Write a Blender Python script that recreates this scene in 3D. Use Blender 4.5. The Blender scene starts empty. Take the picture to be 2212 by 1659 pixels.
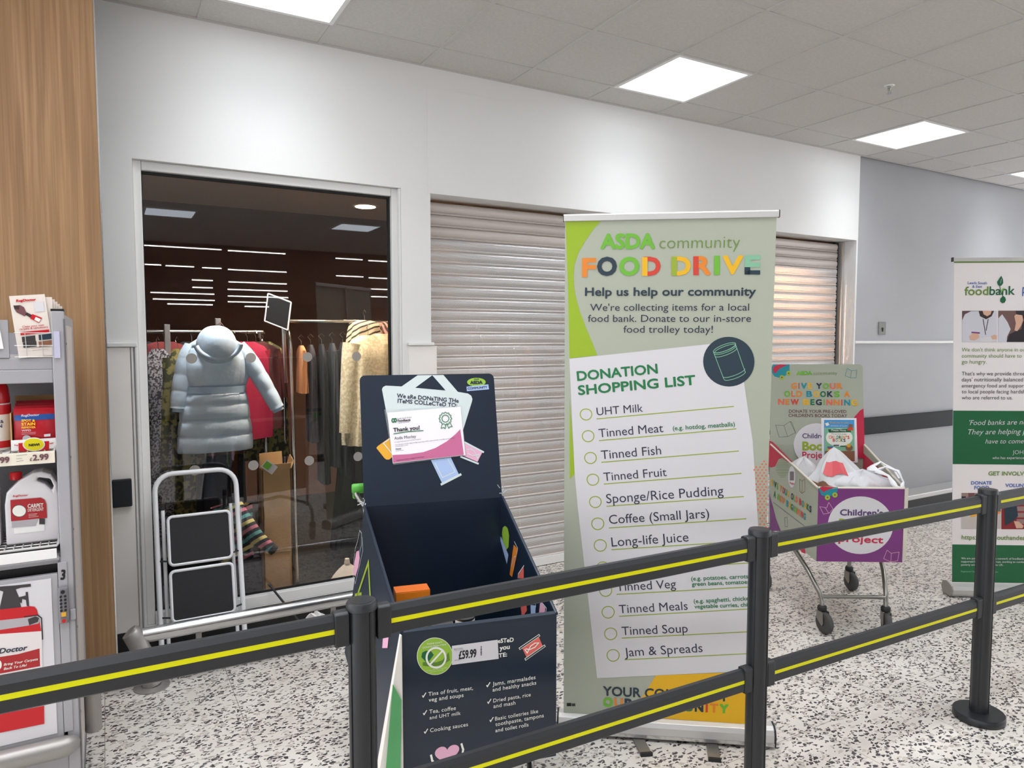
import bpy, bmesh, math, random
import numpy as np
from mathutils import Vector, Matrix
random.seed(7)
sc = bpy.context.scene
COL = sc.collection
PI = math.pi

# ------------------------------------------------------------------ camera, world, exposure
CAM = Vector((0.0, 0.0, 1.575)); FPX = 1531.33; YAW = .5203; PITCH = -.0631
cam = bpy.data.cameras.new('camera'); cam.sensor_width = 36.0; cam.lens = FPX / 2212 * 36.0
cam.clip_start = .05; cam.clip_end = 200
camo = bpy.data.objects.new('camera', cam); COL.objects.link(camo)
camo.location = CAM; camo.rotation_euler = (PI / 2 + PITCH, 0, -YAW)
sc.camera = camo
w = bpy.data.worlds.new('world'); sc.world = w; w.use_nodes = True
w.node_tree.nodes['Background'].inputs[0].default_value = (.88, .91, .96, 1)
w.node_tree.nodes['Background'].inputs[1].default_value = 2.2
sc.view_settings.view_transform = 'Standard'; sc.view_settings.look = 'None'
sc.view_settings.exposure = .56; sc.view_settings.gamma = 1.0; sc.view_settings.use_curve_mapping = False
sc.cycles.max_bounces = 7; sc.cycles.diffuse_bounces = 4; sc.cycles.glossy_bounces = 3; sc.cycles.transmission_bounces = 4; sc.cycles.transparent_max_bounces = 10
sc.cycles.adaptive_threshold = .05; sc.cycles.use_light_tree = False; sc.cycles.caustics_reflective = False; sc.cycles.caustics_refractive = False
PANEL_POWER = 2.8
PANEL_BEAM = 4.0       # emission of the 600 x 600 ceiling panels
STRIP_POWER = 11.0
DOWN_POWER = 30.0

_fw = Vector((math.sin(YAW) * math.cos(PITCH), math.cos(YAW) * math.cos(PITCH), math.sin(PITCH)))
_rt = Vector((math.cos(YAW), -math.sin(YAW), 0)); _up = _rt.cross(_fw)
def ray(x, y):
    return _rt * ((x - 1106) / FPX) - _up * ((y - 829.5) / FPX) + _fw
def hit(x, y, p0, n):
    d = ray(x, y); return CAM + d * ((Vector(p0) - CAM).dot(n) / d.dot(n))

# ------------------------------------------------------------------ materials
M = {}
def lin(c):
    c = c / 255
    return c / 12.92 if c <= .04045 else ((c + .055) / 1.055) ** 2.4
def rgb(c): return (lin(c[0]), lin(c[1]), lin(c[2]), 1)
def mat(name, c, rough=.5, metal=0, spec=.5, var=0, vscale=8, bump=0, bscale=60, **kw):
    if name in M: return M[name]
    m = bpy.data.materials.new(name); m.use_nodes = True
    nt = m.node_tree; b = nt.nodes['Principled BSDF']
    b.inputs['Base Color'].default_value = rgb(c); b.inputs['Roughness'].default_value = rough
    b.inputs['Metallic'].default_value = metal; b.inputs['Specular IOR Level'].default_value = spec
    for k, v in kw.items(): b.inputs[k.replace('_', ' ')].default_value = v
    if var or bump:
        geo = nt.nodes.new('ShaderNodeNewGeometry')
    if var:
        n = nt.nodes.new('ShaderNodeTexNoise'); n.inputs['Scale'].default_value = vscale; n.inputs['Detail'].default_value = 5
        nt.links.new(geo.outputs['Position'], n.inputs['Vector'])
        r = nt.nodes.new('ShaderNodeValToRGB'); e = r.color_ramp.elements
        a = rgb(c); e[0].position = .3; e[1].position = .7
        e[0].color = (a[0] * (1 - var), a[1] * (1 - var), a[2] * (1 - var), 1); e[1].color = tuple(min(1, v * (1 + var * .6)) for v in a[:3]) + (1,)
        nt.links.new(n.outputs['Fac'], r.inputs['Fac']); nt.links.new(r.outputs['Color'], b.inputs['Base Color'])
    if bump:
        n = nt.nodes.new('ShaderNodeTexNoise'); n.inputs['Scale'].default_value = bscale; n.inputs['Detail'].default_value = 4
        nt.links.new(geo.outputs['Position'], n.inputs['Vector'])
        bp = nt.nodes.new('ShaderNodeBump'); bp.inputs['Strength'].default_value = bump; bp.inputs['Distance'].default_value = .01
        nt.links.new(n.outputs['Fac'], bp.inputs['Height']); nt.links.new(bp.outputs['Normal'], b.inputs['Normal'])
    M[name] = m; return m
def emit(name, c, s):
    m = bpy.data.materials.new(name); m.use_nodes = True; nt = m.node_tree
    nt.nodes.remove(nt.nodes['Principled BSDF'])
    e = nt.nodes.new('ShaderNodeEmission'); e.inputs[0].default_value = rgb(c); e.inputs[1].default_value = s
    nt.links.new(e.outputs[0], nt.nodes['Material Output'].inputs[0]); M[name] = m; return m

mat('wall_white', (236, 235, 233), .55, var=.03, vscale=1.2, bump=.03, bscale=160)
mat('wall_grey', (170, 170, 173), .5, var=.05, vscale=1.5, bump=.03, bscale=160)
mat('wall_lower', (246, 240, 234), .5, var=.03, vscale=2)
mat('wall_inside', (112, 84, 73), .8, var=.1, vscale=3)
mat('floor_inside', (38, 37, 38), .8, var=.4, vscale=120)
mat('ceil_inside', (205, 188, 168), .7)
mat('trim_white', (233, 232, 229), .4)
mat('tile_white', (204, 200, 195), .9, var=.06, vscale=60, bump=.25, bscale=220)
mat('grid_white', (196, 192, 188), .5)
mat('gasket', (14, 14, 15), .5)
mat('skirt_black', (18, 17, 17), .5)
mat('crash_grey', (40, 41, 44), .6, spec=.2)
mat('alu', (208, 208, 208), .22, 1)
mat('alu_satin', (205, 203, 200), .45, .6)
mat('chrome', (205, 203, 198), .14, 1)
mat('steel_dull', (150, 147, 142), .35, 1)
mat('tube_grey', (158, 154, 150), .38, .5)
mat('rail_dark', (40, 41, 44), .42)
mat('post_dark', (33, 35, 38), .36)
mat('rubber', (70, 69, 68), .7)
mat('rubber_black', (26, 26, 27), .6)
mat('ladder_white', (232, 232, 234), .3)
mat('ladder_tread', (36, 36, 38), .75, bump=.2, bscale=400)
mat('card_brown', (206, 166, 116), .8, var=.06, vscale=10)
mat('green_plastic', (86, 176, 62), .4)
mat('kiosk_grey', (166, 164, 167), .42, var=.03)
mat('kiosk_dark', (102, 100, 103), .5)
mat('black', (16, 16, 18), .5)
mat('white', (240, 238, 236), .5)
mat('offwhite', (228, 222, 214), .5)
mat('navy', (25, 37, 53), .33, var=.05, vscale=3)
mat('card_edge', (212, 205, 190), .8)
# prints
mat('p_sage', (170, 175, 158), .42); mat('p_lime', (150, 178, 22), .42); mat('p_white', (214, 211, 214), .42)
mat('p_navy', (30, 50, 64), .45); mat('p_ink', (40, 46, 66), .45); mat('p_green', (20, 116, 64), .45); mat('p_leaf', (108, 178, 50), .45)
mat('p_line', (150, 170, 45), .45); mat('p_orange', (226, 132, 40), .45); mat('p_yellow', (232, 178, 22), .42); mat('p_red', (208, 62, 44), .45)
mat('p_mint', (130, 186, 152), .45); mat('p_dot', (232, 108, 72), .45); mat('p_grass', (108, 140, 60), .45)
mat('p_paleblue', (166, 188, 226), .45); mat('p_pink', (226, 170, 194), .45); mat('p_rose', (196, 106, 146), .4); mat('p_tag', (205, 215, 214), .42)
mat('p_amber', (226, 166, 48), .45); mat('p_coral', (228, 106, 96), .45); mat('p_cream', (236, 236, 226), .45); mat('p_badge', (150, 190, 60), .45)
mat('p_dgreen', (22, 96, 56), .42); mat('p_purple', (122, 54, 122), .42); mat('p_cherry', (196, 40, 72), .42); mat('p_teal', (30, 140, 156), .42)
mat('p_violet', (84, 62, 110), .45); mat('p_grey', (120, 112, 118), .45); mat('p_blue', (58, 96, 172), .45); mat('p_sky', (70, 156, 216), .45)
mat('p_skin', (214, 170, 146), .5); mat('p_hair', (58, 40, 38), .5); mat('p_photo', (176, 170, 174), .5); mat('p_photodark', (40, 34, 40), .5)
mat('p_brown', (138, 92, 66), .5); mat('p_black', (20, 20, 24), .45); mat('p_crimson', (196, 22, 32), .35); mat('p_claret', (112, 70, 76), .45)
mat('p_charcoal', (58, 54, 56), .45); mat('red_gloss', (196, 14, 22), .25)

def mk_floor():
    m = bpy.data.materials.new('terrazzo'); m.use_nodes = True; nt = m.node_tree; L = nt.links.new; N = nt.nodes.new
    b = nt.nodes['Principled BSDF']; b.inputs['Roughness'].default_value = .34; b.inputs['Specular IOR Level'].default_value = .35
    geo = N('ShaderNodeNewGeometry')
    nz = N('ShaderNodeTexNoise'); nz.inputs['Scale'].default_value = 70; nz.inputs['Detail'].default_value = 3; L(geo.outputs['Position'], nz.inputs['Vector'])
    dv = N('ShaderNodeVectorMath'); dv.operation = 'MULTIPLY_ADD'; dv.inputs[1].default_value = (.016, .016, 0)
    L(nz.outputs['Color'], dv.inputs[0]); L(geo.outputs['Position'], dv.inputs[2])
    st = N('ShaderNodeMapping'); st.inputs['Scale'].default_value = (.75, 1.2, 1); st.inputs['Rotation'].default_value = (0, 0, .5); L(dv.outputs[0], st.inputs['Vector'])
    base = N('ShaderNodeTexNoise'); base.inputs['Scale'].default_value = 2.2; base.inputs['Detail'].default_value = 5; L(geo.outputs['Position'], base.inputs['Vector'])
    r0 = N('ShaderNodeValToRGB'); r0.color_ramp.elements[0].color = rgb((206, 199, 190)); r0.color_ramp.elements[1].color = rgb((228, 222, 214)); r0.color_ramp.elements[0].position = .3; r0.color_ramp.elements[1].position = .7
    L(base.outputs['Fac'], r0.inputs['Fac'])
    col = r0.outputs['Color']
    for sc_, thr, edge, c in ((50, .26, .10, (190, 182, 173)), (62, .27, .15, (66, 64, 66)), (105, .17, .13, (88, 84, 84))):
        v = N('ShaderNodeTexVoronoi'); v.inputs['Scale'].default_value = sc_; v.voronoi_dimensions = '2D'; L(st.outputs[0], v.inputs['Vector'])
        e = N('ShaderNodeTexVoronoi'); e.inputs['Scale'].default_value = sc_; e.feature = 'DISTANCE_TO_EDGE'; e.voronoi_dimensions = '2D'; L(st.outputs[0], e.inputs['Vector'])
        sp = N('ShaderNodeSeparateColor'); L(v.outputs['Color'], sp.inputs[0])
        a = N('ShaderNodeMath'); a.operation = 'LESS_THAN'; a.inputs[1].default_value = thr; L(sp.outputs[0], a.inputs[0])
        g = N('ShaderNodeMath'); g.operation = 'GREATER_THAN'; g.inputs[1].default_value = edge; L(e.outputs['Distance'], g.inputs[0])
        k = N('ShaderNodeMath'); k.operation = 'MULTIPLY'; L(a.outputs[0], k.inputs[0]); L(g.outputs[0], k.inputs[1])
        mx = N('ShaderNodeMix'); mx.data_type = 'RGBA'; L(k.outputs[0], mx.inputs[0]); L(col, mx.inputs[6]); mx.inputs[7].default_value = rgb(c)
        col = mx.outputs[2]
    L(col, b.inputs['Base Color']); M['terrazzo'] = m
mk_floor()
def mk_wood():
    m = bpy.data.materials.new('wood_laminate'); m.use_nodes = True; nt = m.node_tree; L = nt.links.new; N = nt.nodes.new
    b = nt.nodes['Principled BSDF']; b.inputs['Roughness'].default_value = .5
    geo = N('ShaderNodeNewGeometry'); mp = N('ShaderNodeMapping'); mp.inputs['Scale'].default_value = (26, 26, .9); L(geo.outputs['Position'], mp.inputs['Vector'])
    n = N('ShaderNodeTexNoise'); n.inputs['Scale'].default_value = 1; n.inputs['Detail'].default_value = 6; n.inputs['Distortion'].default_value = 1.1; L(mp.outputs[0], n.inputs['Vector'])
    mp2 = N('ShaderNodeMapping'); mp2.inputs['Scale'].default_value = (150, 150, 2.2); L(geo.outputs['Position'], mp2.inputs['Vector'])
    n2 = N('ShaderNodeTexNoise'); n2.inputs['Scale'].default_value = 1; n2.inputs['Detail'].default_value = 3; L(mp2.outputs[0], n2.inputs['Vector'])
    ad = N('ShaderNodeMath'); ad.operation = 'MULTIPLY_ADD'; ad.inputs[1].default_value = .55; L(n2.outputs['Fac'], ad.inputs[0]); L(n.outputs['Fac'], ad.inputs[2])
    r = N('ShaderNodeValToRGB'); e = r.color_ramp.elements; e[0].position = .52; e[0].color = rgb((143, 108, 73)); e[1].position = 1.0; e[1].color = rgb((180, 143, 104))
    x = e.new(.76); x.color = rgb((160, 123, 86)); L(ad.outputs[0], r.inputs['Fac']); L(r.outputs['Color'], b.inputs['Base Color']); M['wood'] = m
mk_wood()
def mk_glass():
    m = bpy.data.materials.new('shop_glass'); m.use_nodes = True; nt = m.node_tree; L = nt.links.new; N = nt.nodes.new
    nt.nodes.remove(nt.nodes['Principled BSDF'])
    t = N('ShaderNodeBsdfTransparent'); t.inputs[0].default_value = (.97, .975, .97, 1)
    g = N('ShaderNodeBsdfGlossy'); g.inputs['Roughness'].default_value = .0; g.inputs[0].default_value = (.95, .96, 1, 1)
    f = N('ShaderNodeFresnel'); f.inputs[0].default_value = 1.55
    x = N('ShaderNodeMixShader'); L(f.outputs[0], x.inputs[0]); L(t.outputs[0], x.inputs[1]); L(g.outputs[0], x.inputs[2]); L(x.outputs[0], nt.nodes['Material Output'].inputs[0])
    M['glass'] = m
mk_glass()
def mk_clear(name, tint, fac, col, rough=.3):
    m = bpy.data.materials.new(name); m.use_nodes = True; nt = m.node_tree; L = nt.links.new; N = nt.nodes.new
    b = nt.nodes['Principled BSDF']; b.inputs['Base Color'].default_value = rgb(col); b.inputs['Roughness'].default_value = rough
    t = N('ShaderNodeBsdfTransparent'); t.inputs[0].default_value = tint
    x = N('ShaderNodeMixShader'); x.inputs[0].default_value = fac; L(t.outputs[0], x.inputs[1]); L(b.outputs[0], x.inputs[2]); L(x.outputs[0], nt.nodes['Material Output'].inputs[0])
    M[name] = m
mk_clear('frost_dot', (.9, .9, .9, 1), .75, (172, 166, 160), .7)
mk_clear('yellow_acrylic', (.93, .92, .0, 1), .72, (250, 250, 4), .2)
mk_clear('bag_film', (.98, .98, .98, 1), .6, (250, 250, 252), .3)
mk_clear('clear_film', (.97, .97, .97, 1), .12, (230, 232, 235), .1)
mk_clear('chrome_cover', (.95, .95, .96, 1), .25, (215, 218, 222), .1)
def mk_shutter():
    m = bpy.data.materials.new('shutter_perforated'); m.use_nodes = True; nt = m.node_tree; L = nt.links.new; N = nt.nodes.new
    b = nt.nodes['Principled BSDF']; b.inputs['Base Color'].default_value = rgb((234, 232, 231)); b.inputs['Metallic'].default_value = .4; b.inputs['Roughness'].default_value = .38
    tc = N('ShaderNodeTexCoord'); mp = N('ShaderNodeMapping'); mp.inputs['Scale'].default_value = (150, 150, 150); L(tc.outputs['Object'], mp.inputs['Vector'])
    sx = N('ShaderNodeSeparateXYZ'); L(mp.outputs[0], sx.inputs[0])
    def mth(op, a, b_=None, v=None):
        k = N('ShaderNodeMath'); k.operation = op; L(a, k.inputs[0])
        if b_ is not None: L(b_, k.inputs[1])
        if v is not None: k.inputs[1].default_value = v
        return k.outputs[0]
    row = mth('FLOOR', sx.outputs[2]); off = mth('MULTIPLY', row, v=.5); xx = mth('ADD', sx.outputs[0], off)
    fx = mth('SUBTRACT', mth('FRACT', xx), v=.5); fz = mth('SUBTRACT', mth('FRACT', sx.outputs[2]), v=.5)
    d = mth('ADD', mth('MULTIPLY', fx, fx), mth('MULTIPLY', fz, fz))
    hole = mth('LESS_THAN', d, v=.06)
    zz = mth('MULTIPLY', mth('GREATER_THAN', sx.outputs[2], v=1.7), mth('LESS_THAN', sx.outputs[2], v=9.6))
    fac = mth('MULTIPLY', hole, zz)
    tl = N('ShaderNodeBsdfTranslucent'); tl.inputs[0].default_value = rgb((240, 208, 182)); mx_ = N('ShaderNodeMixShader'); mx_.inputs[0].default_value = .16; L(b.outputs[0], mx_.inputs[1]); L(tl.outputs[0], mx_.inputs[2])
    t = N('ShaderNodeBsdfTransparent'); x = N('ShaderNodeMixShader'); L(fac, x.inputs[0]); L(mx_.outputs[0], x.inputs[1]); L(t.outputs[0], x.inputs[2]); L(x.outputs[0], nt.nodes['Material Output'].inputs[0])
    M['shutter'] = m
mk_shutter()
mat('shutter_solid', (206, 196, 190), .45, .3)
def mk_leopard(name, c1, c2, scale=45):
    m = bpy.data.materials.new(name); m.use_nodes = True; nt = m.node_tree; L = nt.links.new; N = nt.nodes.new
    b = nt.nodes['Principled BSDF']; b.inputs['Roughness'].default_value = .9
    g = N('ShaderNodeNewGeometry'); n = N('ShaderNodeTexNoise'); n.inputs['Scale'].default_value = scale; n.inputs['Detail'].default_value = 2; L(g.outputs['Position'], n.inputs['Vector'])
    r = N('ShaderNodeValToRGB'); r.color_ramp.elements[0].position = .47; r.color_ramp.elements[0].color = rgb(c1); r.color_ramp.elements[1].position = .53; r.color_ramp.elements[1].color = rgb(c2)
    L(n.outputs['Fac'], r.inputs['Fac']); L(r.outputs['Color'], b.inputs['Base Color']); M[name] = m
def mk_stripe(name, cols, scale, axis=2):
    m = bpy.data.materials.new(name); m.use_nodes = True; nt = m.node_tree; L = nt.links.new; N = nt.nodes.new
    b = nt.nodes['Principled BSDF']; b.inputs['Roughness'].default_value = .85
    g = N('ShaderNodeNewGeometry'); mp = N('ShaderNodeMapping'); mp.inputs['Rotation'].default_value = (.5, .4, 0); L(g.outputs['Position'], mp.inputs['Vector'])
    sx = N('ShaderNodeSeparateXYZ'); L(mp.outputs[0], sx.inputs[0])
    k = N('ShaderNodeMath'); k.operation = 'MULTIPLY'; k.inputs[1].default_value = scale; L(sx.outputs[axis], k.inputs[0])
    f = N('ShaderNodeMath'); f.operation = 'FRACT'; L(k.outputs[0], f.inputs[0])
    r = N('ShaderNodeValToRGB'); r.color_ramp.interpolation = 'CONSTANT'; e = r.color_ramp.elements
    e[0].position = 0; e[0].color = rgb(cols[0]); e[1].position = 1 / len(cols); e[1].color = rgb(cols[1])
    for i in range(2, len(cols)): q = e.new(i / len(cols)); q.color = rgb(cols[i])
    L(f.outputs[0], r.inputs['Fac']); L(r.outputs['Color'], b.inputs['Base Color']); M[name] = m
mk_leopard('fab_cream', (214, 198, 160), (236, 224, 192), 55)
mk_leopard('fab_speckle', (40, 36, 44), (150, 146, 152), 90)
mk_leopard('fab_camo', (58, 62, 36), (132, 122, 70), 30)
mk_stripe('fab_ivory_stripe', ((226, 212, 180), (226, 212, 180), (60, 52, 48)), 34)
mk_stripe('fab_pink_stripe', ((206, 158, 140), (70, 52, 50)), 40, 0)
mk_stripe('fab_multi_stripe', ((40, 40, 52), (222, 206, 130), (40, 40, 52), (96, 170, 168), (40, 40, 52), (206, 120, 140)), 9)
mat('fab_puffer', (208, 226, 242), .5, var=.05, vscale=14, bump=.5, bscale=16)
mat('fab_puffer_seam', (176, 200, 222), .6)
mat('fab_black', (30, 30, 34), .85, bump=.2, bscale=40); mat('fab_charcoal', (58, 58, 64), .9, bump=.2, bscale=40); mat('fab_red', (112, 28, 32), .8, bump=.2, bscale=40)
mat('fab_pink', (168, 32, 66), .8, bump=.2, bscale=40); mat('fab_maroon', (92, 44, 42), .8, bump=.2, bscale=40); mat('fab_brown', (96, 70, 54), .85, bump=.2, bscale=40)
mat('fab_grey', (128, 124, 122), .85, bump=.2, bscale=40); mat('fab_tan', (196, 138, 92), .85, bump=.2, bscale=40); mat('fab_green', (86, 120, 40), .85)
mat('fab_offwhite', (214, 208, 198), .85, bump=.3, bscale=30)
emit('panel_light', (240, 247, 255), PANEL_POWER)
emit('strip_light', (255, 250, 244), STRIP_POWER)
emit('down_light', (255, 216, 172), DOWN_POWER)
for n_ in ('strip_light', 'down_light'): M[n_].cycles.emission_sampling = 'NONE'   # found by reflection rays only, the beams do the lighting

# ------------------------------------------------------------------ mesh helpers
WM = {}
class MB:
    def __init__(s): s.v = []; s.f = []; s.m = []; s.cur = 0
    def add(s, vs, fs):
        o = len(s.v); s.v += [Vector(p) for p in vs]
        for f in fs: s.f.append([o + i for i in f]); s.m.append(s.cur)
        return s
    def mi(s, i): s.cur = i; return s
    def box(s, a, b, rz=0, piv=None):
        x0, y0, z0 = a; x1, y1, z1 = b
        vs = [Vector(p) for p in ((x0, y0, z0), (x1, y0, z0), (x1, y1, z0), (x0, y1, z0), (x0, y0, z1), (x1, y0, z1), (x1, y1, z1), (x0, y1, z1))]
        if rz:
            c = Vector(piv) if piv else Vector(((x0 + x1) / 2, (y0 + y1) / 2, 0)); R = Matrix.Rotation(rz, 3, 'Z'); vs = [R @ (p - c) + c for p in vs]
        return s.add(vs, ((0, 3, 2, 1), (4, 5, 6, 7), (0, 1, 5, 4), (1, 2, 6, 5), (2, 3, 7, 6), (3, 0, 4, 7)))
    def prism(s, pts, ext):
        n = len(pts); e = Vector(ext); a = [Vector(p) for p in pts]
        return s.add(a + [p + e for p in a], [list(range(n))[::-1], [n + i for i in range(n)]] + [[i, (i + 1) % n, n + (i + 1) % n, n + i] for i in range(n)])
    def tube(s, pts, r, n=12, closed=False, flat=1.0):
        pts = [Vector(p) for p in pts]; k = len(pts); vs = []; up = None
        rs = r if isinstance(r, (list, tuple)) else [r] * k
        for i, p in enumerate(pts):
            if closed: t = (pts[(i + 1) % k] - pts[i - 1])
            else: t = (pts[min(i + 1, k - 1)] - pts[max(i - 1, 0)])
            t.normalize()
            if up is None:
                up = Vector((0, 0, 1)) if abs(t.z) < .9 else Vector((0, 1, 0))
            x = t.cross(up).normalized(); up = x.cross(t).normalized()
            for j in range(n):
                a = 2 * PI * j / n; vs.append(p + x * math.cos(a) * rs[i] + up * math.sin(a) * rs[i] * flat)
        fs = []
        for i in range(k if closed else k - 1):
            for j in range(n):
                a = i * n + j; b = i * n + (j + 1) % n; c = ((i + 1) % k) * n + (j + 1) % n; d = ((i + 1) % k) * n + j
                fs.append([a, b, c, d])
        if not closed: fs += [list(range(n))[::-1], [(k - 1) * n + j for j in range(n)]]
        return s.add(vs, fs)
    def lathe(s, prof, c, n=24, ax=(0, 0, 1), sx=1, sy=1):
        z = Vector(ax).normalized(); x = z.orthogonal().normalized() if abs(z.z) < .99 else Vector((1, 0, 0)); y = z.cross(x)
        c = Vector(c); vs = []
        for r, h in prof:
            for j in range(n):
                a = 2 * PI * j / n; vs.append(c + z * h + x * (r * math.cos(a) * sx) + y * (r * math.sin(a) * sy))
        fs = []
        for i in range(len(prof) - 1):
            for j in range(n):
                fs.append([i * n + j, i * n + (j + 1) % n, (i + 1) * n + (j + 1) % n, (i + 1) * n + j])
        fs += [list(range(n))[::-1], [(len(prof) - 1) * n + j for j in range(n)]]
        return s.add(vs, fs)
    def grid(s, fn, nu, nv, wrap=False):
        vs = [fn(i / nu, j / nv) for j in range(nv + 1) for i in range(nu + (0 if wrap else 1))]; W = nu if wrap else nu + 1; fs = []
        for j in range(nv):
            for i in range(nu):
                fs.append([j * W + i, j * W + (i + 1) % W, (j + 1) * W + (i + 1) % W, (j + 1) * W + i])
        return s.add(vs, fs)
    def build(s, name, mats, parent=None, bevel=0, smooth=False, base=None, segs=2, weld=False, solid=0, recalc=True):
        me = bpy.data.meshes.new(name)
        if parent is not None: W = WM[parent]
        else:
            if base is None:
                xs = [p.x for p in s.v]; ys = [p.y for p in s.v]; zs = [p.z for p in s.v]
                base = ((min(xs) + max(xs)) / 2, (min(ys) + max(ys)) / 2, min(zs))
            W = Matrix.Translation(Vector(base))
        Wi = W.inverted()
        me.from_pydata([Wi @ p for p in s.v], [], s.f)
        if not isinstance(mats, (list, tuple)): mats = [mats]
        for m in mats: me.materials.append(M[m] if isinstance(m, str) else m)
        me.polygons.foreach_set('material_index', [min(i, len(mats) - 1) for i in s.m])
        if recalc:
            bm = bmesh.new(); bm.from_mesh(me)
            if weld: bmesh.ops.remove_doubles(bm, verts=bm.verts, dist=1e-5)
            bmesh.ops.recalc_face_normals(bm, faces=bm.faces); bm.to_mesh(me); bm.free()
        if smooth:
            me.polygons.foreach_set('use_smooth', [True] * len(me.polygons)); me.set_sharp_from_angle(angle=math.radians(50))
        me.update()
        o = bpy.data.objects.new(name, me); COL.objects.link(o)
        if parent is not None: o.parent = parent
        else: o.matrix_world = W
        WM[o] = W
        if bevel:
            b = o.modifiers.new('b', 'BEVEL'); b.width = bevel; b.segments = segs; b.limit_method = 'ANGLE'; b.angle_limit = math.radians(40)
        if solid:
            b = o.modifiers.new('s', 'SOLIDIFY'); b.thickness = solid; b.offset = 0
        return o
def tag(o, label=None, cat=None, group=None, kind=None):
    if label: o['label'] = label
    if cat: o['category'] = cat
    if group: o['group'] = group
    if kind: o['kind'] = kind
    return o
def thing(name, label, cat, loc, group=None):
    o = bpy.data.objects.new(name, None); COL.objects.link(o); o.location = loc; o.empty_display_size = .1
    WM[o] = Matrix.Translation(Vector(loc)); return tag(o, label, cat, group)
def struct(mb, name, mats, label=None, parent=None, **k):
    o = mb.build(name, mats, parent, **k)
    if parent is None: o['kind'] = 'structure'
    if label: o['label'] = label
    return o
def copy_part(src, parent, loc):
    c = src.copy(); COL.objects.link(c); c.parent = parent; c.location = loc; return c

# ------------------------------------------------------------------ print on flat panels
TXT = {}
def glyphs(s, bold=0.0, shear=0.0, space=1.0):
    k = (s, bold, shear, space)
    if k in TXT: return TXT[k]
    cu = bpy.data.curves.new('t', 'FONT'); cu.body = s; cu.size = 1; cu.offset = bold; cu.shear = shear; cu.space_character = space; cu.resolution_u = 3
    ob = bpy.data.objects.new('t', cu); me = ob.to_mesh()
    vs = [(v.co.x, v.co.y) for v in me.vertices]; fs = [list(p.vertices) for p in me.polygons]
    ob.to_mesh_clear(); bpy.data.objects.remove(ob); bpy.data.curves.remove(cu)
    TXT[k] = (vs, fs); return TXT[k]
class Panel:
    """a flat printed surface: origin O (lower corner), unit axes U right and V up; N points out of the print"""
    def __init__(s, O, U, V, quad=None, W=1, H=1):
        s.O = Vector(O); s.U = Vector(U).normalized(); s.V = Vector(V).normalized(); s.N = s.U.cross(s.V).normalized(); s.V = s.N.cross(s.U); s.Hm = None; s.W = W; s.H = H
        if quad:
            A = []; B = []
            for (x, y), (u, v) in zip(quad, ((0, H), (W, H), (W, 0), (0, 0))):
                A += [[x, y, 1, 0, 0, 0, -u * x, -u * y], [0, 0, 0, x, y, 1, -v * x, -v * y]]; B += [u, v]
            s.Hm = np.append(np.linalg.solve(np.array(A, float), np.array(B, float)), 1).reshape(3, 3)
    def uv(s, p):
        if s.Hm is not None:
            q = s.Hm @ np.array([p[0], p[1], 1.]); return Vector((q[0] / q[2], q[1] / q[2]))
        d = hit(p[0], p[1], s.O, s.N) - s.O; return Vector((d.dot(s.U), d.dot(s.V)))
    def w(s, u, v, lay=0): return s.O + s.U * u + s.V * v + s.N * (.0006 + .0004 * lay)
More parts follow.
